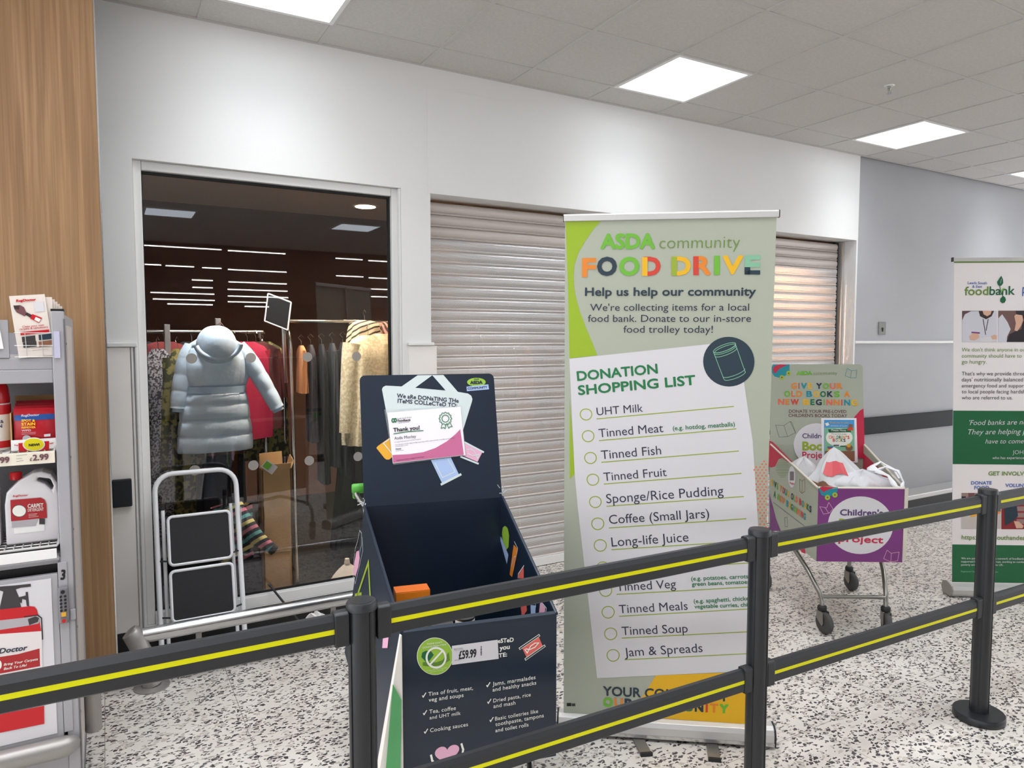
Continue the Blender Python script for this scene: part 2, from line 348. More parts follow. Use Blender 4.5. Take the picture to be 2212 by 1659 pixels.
class Print:
    def __init__(s, panel, crop=None, flip=False):
        s.p = panel; s.mb = MB(); s.mats = []; s.c = crop or (lambda x, y: (x, y)); s.lay = 0
    def idx(s, m):
        if m not in s.mats: s.mats.append(m)
        s.mb.cur = s.mats.index(m)
    def q(s, p): return s.p.uv(s.c(*p))
    def polyuv(s, pts, m, lay=0):
        s.idx(m); s.mb.add([s.p.w(u, v, lay) for u, v in pts], [list(range(len(pts)))]); return s
    def poly(s, pts, m, lay=0): return s.polyuv([s.q(p) for p in pts], m, lay)
    def text(s, t, p0, p1, m, bold=0.0, h=None, lay=3, shear=0.0, space=1.0, hs=1.0):
        vs, fs = glyphs(t, min(0, bold), shear, space)
        if not vs: return s
        a = s.q(p0); b = s.q(p1); d = b - a; L = d.length; d.normalize(); n = Vector((-d.y, d.x))
        x0 = min(v[0] for v in vs); x1 = max(v[0] for v in vs); y1 = max(v[1] for v in vs); k = L / (x1 - x0); hh = k * hs * y1
        if h:
            mid = ((p0[0] + p1[0]) / 2, (p0[1] + p1[1]) / 2); hh = (s.q((mid[0], mid[1] - h)) - s.q(mid)).length
        br = max(0, bold) * .8 * min(hh / y1, L / (x1 - x0))
        k = (L - 2 * br) / (x1 - x0); ky = (hh - 2 * br) / y1
        s.idx(m)
        shifts = [(0, 0)] if br <= 0 else [(br * math.cos(q), br * math.sin(q)) for q in [2 * PI * i / 8 for i in range(8)]] + [(0, 0)]
        if L < .06 and br > 0: shifts = [(br, br), (-br, br), (br, -br), (-br, -br)]
        for c_, (sx, sy) in enumerate(shifts):
            s.mb.add([s.p.w(*(a + d * ((x - x0) * k + br + sx) + n * (y * ky + br + sy)), lay + .08 * c_) for x, y in vs], fs)
        return s
    def line(s, pts, w, m, lay=2, closed=False):
        P = [s.q(p) for p in pts]; n = len(P); s.idx(m)
        for i in range(n if closed else n - 1):
            a = P[i]; b = P[(i + 1) % n]; d = (b - a)
            if d.length < 1e-6: continue
            d.normalize(); k = Vector((-d.y, d.x)) * (w / 2); e = d * (w / 2)
            l2 = lay + .1 * (i % 3) + (.05 if i == n - 1 else 0); s.mb.add([s.p.w(*(a - e + k), l2), s.p.w(*(a - e - k), l2), s.p.w(*(b + e - k), l2), s.p.w(*(b + e + k), l2)], [[0, 1, 2, 3]])
        return s
    def disc(s, c, rx, ry, m, lay=1, n=28, a0=0, a1=2 * PI): return s.poly([(c[0] + rx * math.cos(a0 + (a1 - a0) * i / n), c[1] + ry * math.sin(a0 + (a1 - a0) * i / n)) for i in range(n)], m, lay)
    def ring(s, c, rx, ry, w, m, lay=2, n=24): return s.line([(c[0] + rx * math.cos(2 * PI * i / n), c[1] + ry * math.sin(2 * PI * i / n)) for i in range(n)], w, m, lay, True)
    def rect(s, x0, y0, x1, y1, m, lay=1): return s.poly([(x0, y0), (x1, y0), (x1, y1), (x0, y1)], m, lay)
    def build(s, name, parent, label=None):
        o = s.mb.build(name, s.mats, parent, recalc=False)
        if label: o['label'] = label
        return o
def crop(x0, y0, k): return lambda x, y: (x / k + x0, y / k + y0)

# ================================================================== the setting
WY = 3.97; CZ = 3.178; X0 = 1.0596
# ---- floor
mb = MB().box((-1.6, .79, -.05), (9.02, 7.3, -.0035))
mat('grout', (150, 145, 138), .8)
floor = struct(mb, 'floor', ['grout'], 'grey joints under the speckled terrazzo floor tiles')
mbt = MB().box((.0012, .0012, -.02), (.4988, .4988, 0))
first = None
for j in range(7):
    for i in range(21):
        x = -1.55 + .5 * i; y = .808 + .5 * j
        if y > 3.7:
            continue
        if first is None:
            first = MB().box((x + .0012, y + .0012, -.02), (x + .4988, y + .4988, 0)).build('floor_tile', 'terrazzo', floor); fx, fy = x, y
        else:
            copy_part(first, floor, (x - fx, y - fy, 0))
mb = MB().box((-1.55, 3.8092, -.02), (9.0, 4.15, 0)); mb.build('edge_tile', 'terrazzo', floor)
struct(MB().box((-14, -60, -.05), (24, .80, 0)), 'floor_hall', ['terrazzo'], 'speckled terrazzo floor of the store hall')
struct(MB().box((-1.6, 4.16, -.02), (8, 7.3, .002)), 'floor_inner', ['floor_inside'], 'dark carpet floor inside the closed shop')

# ---- ceiling: tiles, grid bars
ceil = struct(MB().box((-1.6, 1.28, CZ + .03), (14, 4.1, CZ + .06)), 'ceiling', ['tile_white'], 'suspended ceiling of square mineral tiles in a white grid')
lights_cols = [-1, 3, 7, 11]
protos = {}
ylines = [1.292, 1.892, 2.492, 3.092, 3.692, WY]
for r in range(5):
    y0, y1 = ylines[r], ylines[r + 1]
    for i in range(-4, 18):
        if (r == 3 and i in lights_cols) or (r == 1 and i in (-3, -1, 1)): continue
        x = X0 + .6 * i; key = 'cut' if r == 4 else 'full'
        if key not in protos:
            t = MB().box((x + .006, y0 + .006, CZ + .003), (x + .594, y1 - .006, CZ + .016)).build('ceiling_tile', 'tile_white', ceil, bevel=.003)
            protos[key] = (t, x, y0)
        else:
            t, px, py = protos[key]; copy_part(t, ceil, (x - px, y0 - py, 0))
bar = None
for y in ylines[:-1]:
    MB().box((-1.34, y - .012, CZ - .001), (11.9, y + .012, CZ + .004)).build('grid_bar', 'grid_white', ceil, bevel=.001)
MB().box((-1.6, WY - .022, CZ - .002), (14, WY, CZ + .006)).build('edge_bar', 'grid_white', ceil)
for i in range(-4, 19):
    x = X0 + .6 * i
    MB().box((x - .012, 1.292, CZ - .0015), (x + .012, WY - .02, CZ + .0045)).build('cross_bar', 'grid_white', ceil)
struct(MB().box((-14, -5, CZ), (14, 1.28, CZ + .05)), 'ceiling_rear', ['tile_white'], 'suspended tile ceiling over the entrance lobby')
struct(MB().box((-14, -60, 4.6), (24, -5, 4.7)), 'ceiling_hall', ['wall_inside'], 'dark high roof of the store hall')
struct(MB().box((-14, -5.05, CZ), (24, -5, 4.7)), 'wall_bulkhead', ['wall_inside'], 'dark bulkhead between the lobby ceiling and the hall roof')

# ---- walls
mb = MB()
mb.box((-2.2, WY, 0), (.141, 4.11, CZ + .05)); mb.box((.141, WY, 2.456), (1.526, 4.11, CZ + .05)); mb.box((.141, 3.985, 0), (1.526, 4.11, .112))
struct(mb, 'wall_back', ['wall_white'], 'white painted wall around the shop window')
struct(MB().box((1.526, WY, 0), (1.712, 4.13, CZ + .05)), 'wall_pillar', ['wall_white'], 'white pillar between the shop window and the shutter')
wall = struct(MB().box((1.712, WY, 2.444), (5.775, 4.16, CZ + .05)), 'wall_header', ['wall_white'], 'white header wall above the roller shutter')
struct(MB().box((5.775, WY, 0), (5.795, 4.16, CZ + .05)), 'wall_jamb', ['wall_white'], 'white jamb at the right end of the shutter opening')
MB().box((1.697, WY - .003, 2.4445), (5.774, WY + .001, 3.065)).build('header_board', 'wall_white', wall, bevel=.001)
struct(MB().box((5.795, 3.992, 0), (14.5, 4.2, CZ + .05)), 'wall_right', ['wall_grey'], 'pale grey wall beyond the shutter opening')
mb = MB().box((-2.4, 3.575, .085), (-.0, 3.96, CZ + .02))
wl = struct(mb, 'wall_left', ['wood'], 'oak laminate wall panel beside the rental stand')
MB().box((0, 3.573, .085), (.006, 3.965, CZ)).build('edge_trim', 'alu', wl)
MB().box((-2.4, 3.60, 0), (-.012, 3.95, .085)).build('plinth', mat('plinth_dark', (44, 34, 30), .6), wl)
# lower wall lining, dado rail, skirting, crash rails
t = struct(MB().box((.006, WY - .012, .1), (.104, WY, 1.535)), 'trim_1', ['wall_lower'], 'lower wall lining beside the wood panel', bevel=.002)
MB().box((.006, WY - .024, 1.537), (.136, WY, 1.558)).build('dado_rail', 'trim_white', t, bevel=.004)
MB().box((.108, WY - .016, .1), (.118, WY, 1.535)).build('bead', 'trim_white', t, bevel=.003)
MB().box((.124, WY - .022, .1), (.137, WY, 1.535)).build('bead', 'trim_white', t, bevel=.004)
t = struct(MB().box((1.562, WY - .014, 0), (1.742, 4.10, 1.535)), 'trim_2', ['wall_lower'], 'lower lining of the pillar between window and shutter', bevel=.002)
MB().box((1.556, WY - .028, 1.537), (1.722, WY, 1.556)).build('dado_rail', 'trim_white', t, bevel=.005)
t = struct(MB().box((5.80, 3.98, .1), (14.4, 3.993, 1.535)), 'trim_3', ['wall_grey'], 'lower lining of the grey wall')
MB().box((5.80, 3.965, 1.535), (14.4, 3.993, 1.560)).build('dado_rail', 'trim_white', t, bevel=.006)
t = struct(MB().box((.0065, WY - .045, .752), (.092, WY - .012, .888)), 'trim_4', ['crash_grey'], 'end of dark grey crash rail beside the wood panel', bevel=.006)
t = struct(MB().box((5.9, 3.945, .708), (14.4, 3.982, .862)), 'trim_5', ['crash_grey'], 'dark grey crash rail along the grey wall', bevel=.008)
t = struct(MB().box((5.80, 3.80, 0), (14.4, 3.95, .082)), 'baseboard_right', ['skirt_black'], 'black plinth skirting under the grey wall')
MB().box((5.80, 3.79, .083), (14.4, 3.985, .13)).build('capping', 'alu_satin', t, bevel=.008)
struct(MB().box((.007, WY - .016, 0), (1.56, WY + .014, .112)), 'baseboard_back', ['skirt_black'], 'black skirting under the shop window')

# ---- shop window
GY = 4.035
win = struct(MB().box((.142, 4.0, .113), (.180, 4.06, 2.455)), 'window_1', ['trim_white'], 'large shop window with white frame showing racks of clothes', bevel=.004)
MB().box((1.478, 4.0, .113), (1.525, 4.06, 2.455)).build('frame_stile', 'trim_white', win, bevel=.004)
MB().box((.181, 4.0, 2.41), (1.477, 4.06, 2.455)).build('frame_head', 'trim_white', win, bevel=.004)
MB().box((.181, 3.99, .113), (1.477, 4.06, .172)).build('frame_sill', 'trim_white', win, bevel=.004)
MB().box((1.513, 3.972, .113), (1.5255, 3.999, 2.455)).build('frame_bead', 'trim_white', win, bevel=.003)
mb = MB(); mb.box((.18, 4.026, 2.398), (1.478, 4.05, 2.41)); mb.box((1.466, 4.026, .172), (1.478, 4.05, 2.398)); mb.box((.18, 4.026, .172), (.184, 4.05, 2.398)); mb.box((.184, 4.026, .172), (1.466, 4.05, .178))
mb.build('gasket', 'gasket', win)
MB().box((.182, GY, .174), (1.476, GY + .006, 2.408)).build('glass_pane', 'glass', win)
for x in (.388, .682, .985, 1.268):
    for z in (1.475, .887):
        MB().lathe([(.027, 0), (.027, .0008)], (x, GY - .0012, z), 28, (0, 1, 0)).build('frosted_dot', 'frost_dot', win)

# ---- roller shutter
sh = thing('roller_shutter', 'closed silver roller shutter of perforated slats, warm light behind it', 'shutter', (1.712, 4.11, 0))
PZ = .0738; XS0, XS1 = 1.745, 5.705
def slat(z):
    prof = [(.008, -.002), (-.004, -.001), (-.0105, .003), (-.012, .007), (-.010, .0105), (-.001, .0125), (-.0045, .019), (-.0095, .030), (-.012, .042), (-.0115, .053), (-.008, .064), (-.001, .0715), (.006, PZ)]
    mb = MB(); n = len(prof)
    mb.add([(XS0, 4.115 + a, z + b) for a, b in prof] + [(XS1, 4.115 + a, z + b) for a, b in prof], [[i, n + i, n + i + 1, i + 1] for i in range(n - 1)])
    return mb
base = .062; sl = None
for k in range(33):
    z = base + PZ * k
    if z + PZ > 2.445: break
    solid = k >= 29
    if sl is None or (solid and sl2 is None):
        mb = slat(z); me = mb.build('slat', 'shutter_solid' if solid else 'shutter', sh, smooth=True)
        me.data.transform(Matrix.Translation(Vector((0, -.0, -z)))); me.location = (0, 0, z)
        if solid: sl2 = me
        else: sl = me; sl2 = None
    else:
        copy_part(sl2 if solid else sl, sh, (0, 0, z))
MB().box((1.745, 4.098, .004), (5.70, 4.128, .064)).build('bottom_bar', 'trim_white', sh, bevel=.004)
mb = MB(); mb.box((5.752, 4.085, 0), (5.7745, 4.155, 2.44)); mb.build('guide_channel', 'alu_satin', sh)
MB().box((5.70, 4.13, 0), (5.752, 4.155, 2.44)).build('guide_back', 'gasket', sh)

# ---- inside the closed shop
mb = MB(); mb.box((-.6, 7.2, 0), (8, 7.3, 3.2)); mb.box((-.7, 4.12, 0), (-.6, 7.3, 3.2)); mb.box((8, 4.2, 0), (8.1, 7.3, 3.2))
struct(mb, 'wall_inner', ['wall_inside'], 'dark brown walls inside the closed shop')
mb = MB(); mb.box((-.6, 4.165, 2.62), (8, 6.03, 2.66)); mb.box((-.6, 6.03, 2.62), (8, 6.06, 3.0)); mb.box((-.6, 6.06, 3.0), (8, 7.3, 3.05))
struct(mb, 'ceiling_inner', ['ceil_inside'], 'beige plaster ceiling inside the closed shop')
mb = MB(); mb.box((-.6, 4.111, 2.46), (1.71, 4.165, 2.66)); struct(mb, 'wall_inner_head', ['wall_inside'], 'inner face above the shop window')

# ---- ceiling lights
def panel_light(x, y, label, z=CZ):
    t = thing('ceiling_light', label, 'ceiling light', (x, y, z), 'square ceiling light panels')
    mb = MB(); a, b = .298, .276
    for s in ((-a, -a, a, -b), (-a, b, a, a), (-a, -b, -b, b), (b, -b, a, b)): mb.box((x + s[0], y + s[1], z - .004), (x + s[2], y + s[3], z + .012))
    mb.build('frame', 'trim_white', t)
    mb = MB().box((x - b, y - b, z + .001), (x + b, y + b, z + .006)); mb.m[1:] = [1] * 5; mb.build('diffuser', ['panel_light', 'trim_white'], t)
    l = bpy.data.lights.new('panel_beam', 'AREA'); l.shape = 'SQUARE'; l.size = .54; l.energy = PANEL_BEAM; l.spread = 1.85; l.color = (.93, .96, 1)
    o = bpy.data.objects.new('panel_beam', l); COL.objects.link(o); o.parent = t; o.location = (0, 0, -.003)
for i, l in zip(lights_cols, ('square ceiling light panel over the shop window, cut by the top picture edge', 'square ceiling light panel over the food drive banner', 'square ceiling light panel over the grey wall corner', 'ceiling light panel cut off at the right picture edge')):
    panel_light(X0 + .6 * i + .3, 3.392, l)
for i, y, l in ((-1, -1.95, 'ceiling light panel mirrored at the left of the window glass'), (3, -1.95, 'ceiling light panel mirrored at the right of the window glass'),
             (-1, .992, 'ceiling light panel over the left queue barrier'), (3, .992, 'ceiling light panel over the middle queue barrier'), (7, .992, 'ceiling light panel over the far queue barrier'), (7, -1.95, 'ceiling light panel of the lobby behind the far barrier')):
    panel_light(X0 + .6 * i + .3, y, l, CZ - .012)
for i, l in ((-3, 'fill light panel added above the rental stand outside the picture'), (-1, 'fill light panel added in front of the shop window outside the picture'), (1, 'fill light panel added above the food trolley outside the picture')): panel_light(X0 + .6 * i + .3, 2.192, l)  # unseen panels, added to brighten the left wall, wood and stand
for i in (-7, -3, 1, 5, 9): panel_light(X0 + .6 * i + .3, .992, 'fill light panel added over the lobby outside the picture', CZ - .012)  # extra panels added out of view to lift the floor and left side
for i in (-7, -3, 5, 9): panel_light(X0 + .6 * i + .3, -.5, 'fill light panel added over the lobby outside the picture', CZ - .012)  # more added fill, placed where the window does not mirror it
for i in (-13, -9, -5, 11):
    for y in (.992, -1.95): panel_light(X0 + .6 * i + .3, y, 'fill light panel added over the lobby outside the picture', CZ - .012)  # unseen panels added to raise the ambient light
for i in (-13, -9, -5, 9, 13): panel_light(X0 + .6 * i + .3, -4.35, 'fill light panel added over the lobby outside the picture', CZ - .012)  # added rear row for ambient light, kept out of the mirrored view
struct(MB().box((-14, -57, 0), (24, -56.9, 4.7)), 'wall_hall', ['wall_inside'], 'far dark wall of the store hall')
# strip lights of the store hall (they show mirrored in the window glass)
cr = crop(280, 340, 3.456)
segs = [((100, 655), (685, 690)), ((738, 692), (1157, 723)), ((1543, 751), (1733, 766)), ((1787, 769), (1933, 780)), ((105, 797), (235, 804)), ((270, 806), (480, 819)), ((542, 822), (685, 830)), ((740, 833), (1163, 860)),
        ((1548, 882), (1740, 894)), ((1792, 897), (1937, 907)), ((465, 914), (620, 920)), ((745, 926), (1165, 948)), ((1643, 972), (1740, 977)), ((1797, 979), (1937, 990)), ((470, 969), (620, 975)), ((742, 981), (1167, 1003)), ((1815, 1037), (1937, 1045)),
        ((160, 1003), (622, 1026)), ((746, 1030), (1168, 1051)), ((177, 1052), (625, 1072)), ((743, 1074), (1008, 1087)), ((287, 1090), (612, 1104)), ((863, 1111), (1035, 1117)), ((295, 1118), (612, 1133)), ((865, 1139), (913, 1142))]
Zv = Vector((0, 0, 1))
for a, b in segs:
    p = hit(*cr(*a), (0, 0, 4.2), Zv); q = hit(*cr(*b), (0, 0, 4.2), Zv); y = 2 * GY - (p.y + q.y) / 2
    t = thing('strip_light', 'long white strip light of the store hall mirrored in the window glass', 'strip light', (p.x, y, 4.2), 'strip lights of the store hall')
    r = .017 * (p.y / 22)
    MB().tube([(p.x, y, 4.2), (q.x, y, 4.2)], r, 8).build('light_tube', 'strip_light', t)
    MB().box((p.x, y - r * .8, 4.2 + r * .9), (q.x, y + r * .8, 4.2 + r * 2.4)).build('housing', 'trim_white', t)
# downlights inside
def down(x, y, label, power, col=(1, .74, .5)):
    t = thing('downlight', label, 'downlight', (x, y, 2.62), 'warm downlights inside the closed shop')
    MB().lathe([(.105, -.004), (.105, .002), (.082, .002), (.078, -.003)], (x, y, 2.618), 32).build('trim_ring', 'trim_white', t)
    MB().lathe([(.078, 0), (.078, .002)], (x, y, 2.6125), 32).build('lens', 'down_light', t)
    l = bpy.data.lights.new('downlight_beam', 'SPOT'); l.energy = power; l.color = col; l.spot_size = 2.3; l.spot_blend = .8; l.shadow_soft_size = .07
    o = bpy.data.objects.new('downlight_beam', l); COL.objects.link(o); o.parent = t; o.location = (0, 0, -.012)
down(1.81, 5.48, 'round warm downlight seen through the shop window', 110)
down(.50, 4.20, 'unseen fill downlight added to brighten the blue puffer coat', 120, (.9, .95, 1))  # added lamp, out of view, lights the coat
down(.98, 4.22, 'unseen fill downlight added to brighten the cardboard carton', 90, (1, .9, .8))  # added lamp, lifts the dark window interior around the carton
down(1.40, 4.22, 'unseen warm fill downlight added to brighten the cream coats', 70)  # added warm lamp, hidden above the window head, for the coats
down(5.0, 4.62, 'warm downlight glowing behind the right end of the shutter', 400, (1, .66, .42))
down(3.2, 5.2, 'warm downlight behind the middle of the shutter', 14)

# ---- small fittings
t = thing('light_switch', 'brushed metal key switch plate on the grey wall', 'switch', (6.213, 3.98, 1.615))
MB().box((6.16, 3.984, 1.617), (6.268, 3.9915, 1.733)).build('plate', mat('switch_grey', (128, 128, 122), .5), t, bevel=.003)
MB().lathe([(.011, 0), (.011, .006)], (6.214, 3.979, 1.672), 16, (0, 1, 0)).build('key_barrel', 'rubber_black', t)
MB().box((6.210, 3.977, 1.645), (6.218, 3.984, 1.672)).build('key_slot', 'rubber_black', t)
t = thing('sprinkler', 'small chrome fire sprinkler head in the ceiling', 'sprinkler', (4.37, 2.81, CZ))
MB().lathe([(.032, 0), (.026, -.006)], (4.37, 2.81, CZ + .003), 24).build('rose', 'trim_white', t)
MB().lathe([(.01, 0), (.012, -.012), (.004, -.016), (.004, -.03)], (4.37, 2.81, CZ - .004), 16).build('body', 'chrome', t, smooth=True)
mb = MB(); mb.tube([(4.358, 2.81, CZ - .014), (4.352, 2.81, CZ - .03), (4.366, 2.81, CZ - .044)], .0025, 6); mb.tube([(4.382, 2.81, CZ - .014), (4.388, 2.81, CZ - .03), (4.374, 2.81, CZ - .044)], .0025, 6); mb.build('yoke', 'chrome', t)
MB().lathe([(.016, 0), (.016, .002)], (4.37, 2.81, CZ - .048), 16).build('deflector', 'chrome', t)

# ================================================================== queue barriers
POSTS = [(-.81, 1.612), (.502, 1.585), (1.811, 1.555), (3.108, 1.515), (4.41, 1.478)]
plab = ['dark barrier post beyond the left picture edge', 'dark round barrier post in front of the navy food trolley', 'dark round barrier post in front of the food drive banner', 'dark round barrier post in front of the green foodbank banner, base in view', 'dark barrier post beyond the right picture edge']
for (x, y), l in zip(POSTS, plab):
    t = thing('barrier_post', l, 'barrier post', (x, y, 0), 'queue barrier posts')
    MB().lathe([(.0, 0), (.092, 0), (.095, .004), (.095, .027), (.0925, .031), (.03, .031)], (x, y, 0), 40).build('base', 'post_dark', t, smooth=True)
    MB().lathe([(.0325, .03), (.0325, .945)], (x, y, 0), 28).build('pole', 'post_dark', t, smooth=True)
    MB().lathe([(.0325, .944), (.036, .946), (.036, .960), (.033, .965), (.0, .965)], (x, y, 0), 28).build('cap', 'rail_dark', t, smooth=True)
    MB().lathe([(.026, .9652), (.026, .9656)], (x, y, 0), 24).build('cap_disc', 'post_dark', t)
    for k in range(4):
        a = .35 + k * PI / 2; c = Vector((x + .0322 * math.cos(a), y + .0322 * math.sin(a), 0))
        MB().box((c.x - .0025, c.y - .0025, .032), (c.x + .0025, c.y + .0025, .944), a, (c.x, c.y, 0)).build('groove', 'black', t)
rl = [('upper black barrier rail with yellow stripe, in front of the rental stand', 'lower black barrier rail below the rental stand'), ('upper black barrier rail with yellow stripe, in front of the food trolley and banner', 'lower black barrier rail with yellow stripe, below the food trolley'),
      ('upper black barrier rail with yellow stripe, in front of the book trolley', 'lower black barrier rail with yellow stripe, below the book trolley wheels'), ('upper black barrier rail with yellow stripe, in front of the foodbank banner', 'lower black barrier rail with yellow stripe, below the foodbank banner')]
for k in range(4):
    a = Vector((*POSTS[k], 0)); b = Vector((*POSTS[k + 1], 0)); d = (b - a).normalized(); n = Vector((-d.y, d.x, 0))
    p = a + d * .0335; q = b - d * .0335
    for j, (z0, z1) in enumerate(((.875, .943), (.445, .516))):
        if k == 0 and j == 1: continue
        t = thing('barrier_rail', rl[k][j], 'barrier rail', (p.x, p.y, z0), 'queue barrier rails')
        zm = (z0 + z1) / 2 - .002
        def sec(y0, y1, c0, c1, ch=.0): return None
        def ext(prof, name, m, s0=.018, s1=.018):
            mb = MB(); A = p + d * s0; L = (q - p).length - s0 - s1
            mb.prism([A + n * u + Vector((0, 0, v)) for u, v in prof], d * L); return mb.build(name, m, t)
        hw = .013
        ext([(-hw, zm + .006), (hw, zm + .006), (hw, z1 - .004), (hw - .005, z1), (-hw + .008, z1), (-hw, z1 - .012)], 'upper_profile', 'rail_dark')
        ext([(-hw, z0 + .003), (-hw + .003, z0), (hw - .003, z0), (hw, z0 + .003), (hw, zm - .006), (-hw, zm - .006)], 'lower_profile', 'rail_dark')
        ext([(-.0125, zm - .0058), (-.0125, zm + .0058), (-.0095, zm + .0058), (-.0095, zm - .0058)], 'yellow_strip', 'yellow_acrylic', .03, .03)
        for s in (0, 1):
            A = p if s == 0 else q - d * .034
            mb = MB(); mb.prism([A + n * u + Vector((0, 0, v)) for u, v in ((-.017, z0 - .006), (.017, z0 - .006), (.017, z1 + .002), (.010, z1 + .006), (-.010, z1 + .006), (-.017, z1 + .001))], d * .034)
            mb.build('end_bracket', 'rail_dark', t, bevel=.003)

# ================================================================== food drive roll-up banner
th = -.642; a = Vector((math.cos(th), math.sin(th), 0)); b = Vector((-math.sin(th), math.cos(th), 0)); Zu = Vector((0, 0, 1))
BL = Vector((1.549, 2.287, .08)); Vv = (b * -.076 + Zu * 1.939); Wd = .761; Hd = Vv.length
t = thing('roll_up_banner', 'tall pale green food drive roll-up banner with a donation shopping list', 'banner', (BL + a * .38) * 1.0 - Zu * .08)
pnl = Panel(BL, a, Vv, ((1222, 478), (1677, 463), (1638, 1567), (1220, 1540)), Wd, Hd)
Vn = pnl.V; Nn = pnl.N
mb = MB(); mb.prism([BL, BL + a * Wd, BL + a * Wd + Vn * Hd, BL + Vn * Hd], -Nn * .003); sheet = mb.build('sheet', 'p_sage', t)
TL = BL + Vn * Hd
mb = MB(); o0 = TL - a * .006 + Nn * .008 - Vn * .006; mb.prism([o0, o0 - Nn * .02, o0 - Nn * .02 + Vn * .022, o0 - Nn * .006 + Vn * .027, o0 + Vn * .022], a * (Wd + .014)); mb.build('top_bar', 'alu_satin', t, bevel=.002)
for s in (-.007, Wd + .008):
    o1 = TL + a * s + Nn * .0085 - Vn * .0065; MB().prism([o1, o1 - Nn * .021, o1 - Nn * .021 + Vn * .023, o1 - Nn * .006 + Vn * .028, o1 + Vn * .023], a * .002).build('end_cap', 'rubber_black', t)
c0 = BL - a * .02 - b * .03; c0.z = .012
mb = MB(); pr = [(0, .0), (0, .045), (.008, .062), (.026, .070), (.06, .070), (.085, .05), (.09, 0)]
mb.prism([c0 + b * u + Zu * v for u, v in pr], a * .83); mb.build('base_cassette', 'alu_satin', t, bevel=.002)
mb = MB(); mb.prism([c0 - b * .003 + Zu * v for v in (.004, .016)] + [c0 + b * .001 + Zu * v for v in (.016, .004)], a * .83); mb.build('base_lip', 'alu', t)
for s in (-.006, .83):
    mb = MB(); mb.prism([c0 + a * s + b * (u * 1.02 - .001) + Zu * (v * 1.02) for u, v in pr], a * .006); mb.build('end_cap', 'rubber_black', t)
for s, ang in ((.30, -.25), (.60, .06)):
    f0 = c0 + a * s + b * .06; dd = (-b * math.cos(ang) + a * math.sin(-ang)).normalized(); e = Vector((-dd.y, dd.x, 0)); f0.z = .0
    mb = MB(); mb.prism([f0 - e * .022, f0 + e * .022, f0 + e * .022 + Zu * .011, f0 - e * .022 + Zu * .011], dd * .155); mb.build('foot', 'steel_dull', t, bevel=.002)
    f1 = f0 + dd * .155; mb = MB(); mb.prism([f1 - e * .023, f1 + e * .023, f1 + e * .023 + Zu * .013, f1 - e * .023 + Zu * .013], dd * .012); mb.build('foot_tip', 'rubber_black', t)
mb = MB(); m0 = BL + a * (Wd / 2) + b * .03; m0.z = .08; mb.tube([m0, TL + a * Wd / 2 - Nn * .012], .008, 10); mb.build('support_pole', 'alu', t)

c2 = crop(1200, 430, 4.254); c3 = crop(1200, 720, 4.366); c4 = crop(1200, 1080, 4.424); c5 = crop(1200, 1340, 4.424)
P = Print(pnl, c2)
P.poly([(98, 200), (440, 190), (350, 290), (270, 410), (215, 510), (180, 620), (172, 720), (178, 820), (190, 900), (230, 1050), (290, 1210), (345, 1340), (387, 1450), (137, 1482), (120, 800)], 'p_lime')
P.c = c3; P.poly([(140, 640), (190, 1340), (143, 1390)], 'p_lime')
P.build('green_swoosh', sheet)
P = Print(pnl, c2)
P.text('ASDA', (415, 472), (915, 464), 'p_leaf', .055, h=148)
P.text('community', (953, 459), (1690, 443), 'p_grass', -.012, hs=1.0)
for ch, x0, x1, y, c in (('F', 247, 375, 732, 'p_orange'), ('O', 383, 565, 718, 'p_navy'), ('O', 583, 770, 715, 'p_leaf'), ('D', 795, 963, 714, 'p_red'), ('D', 1063, 1238, 708, 'p_yellow'), ('R', 1262, 1425, 702, 'p_orange'), ('I', 1452, 1505, 698, 'p_leaf'), ('V', 1525, 1715, 693, 'p_yellow'), ('E', 1732, 1875, 690, 'p_mint')):
    P.text(ch, (x0, y), (x1, y - 2), c, .05, h=178)
P.rect(795, 540, 845, 714, 'p_yellow', 4).rect(1063, 533, 1114, 708, 'p_line', 4).rect(1262, 528, 1312, 702, 'p_red', 4).rect(1732, 622, 1784, 690, 'p_navy', 4).rect(1732, 651, 1875, 690, 'p_navy', 4)
P.text('Help us help our community', (275, 905), (1835, 886), 'p_navy', .03, h=80)
P.text("We're collecting items for a local", (322, 1041), (1773, 1024), 'p_ink', 0, h=68).text('food bank. Donate to our in-store', (302, 1143), (1790, 1129), 'p_ink', 0, h=66).text('food trolley today!', (625, 1240), (1440, 1233), 'p_ink', 0, h=66)
P.build('heading_lettering', sheet)
P = Print(pnl)
P.poly([(1231.5, 779), (1592.6, 737.5), (1606, 830), (1624, 954), (1635, 1134), (1640, 1449), (1291, 1466), (1249.7, 1100), (1243, 1027)], 'p_white', 1)
P.build('list_sheet', sheet)
P = Print(pnl, c3)
P.disc((1628, 272), 241, 236, 'p_navy', 2, 40)
lw = .0022
el = lambda cx, cy, rx, ry, ang, a0, a1, n=14: [(cx + rx * math.cos(a0 + (a1 - a0) * i / n) * math.cos(ang) - ry * math.sin(a0 + (a1 - a0) * i / n) * math.sin(ang), cy + rx * math.cos(a0 + (a1 - a0) * i / n) * math.sin(ang) + ry * math.sin(a0 + (a1 - a0) * i / n) * math.cos(ang)) for i in range(n + 1)]
an = -.37
P.line(el(1588, 140, 112, 30, an, 0, 2 * PI, 24), lw, 'p_mint', 4).line(el(1594, 148, 104, 22, an, 0, 2 * PI, 24), lw, 'p_mint', 4)
P.line([(1484, 182), (1580, 436)], lw, 'p_mint', 4).line([(1690, 104), (1782, 372)], lw, 'p_mint', 4)
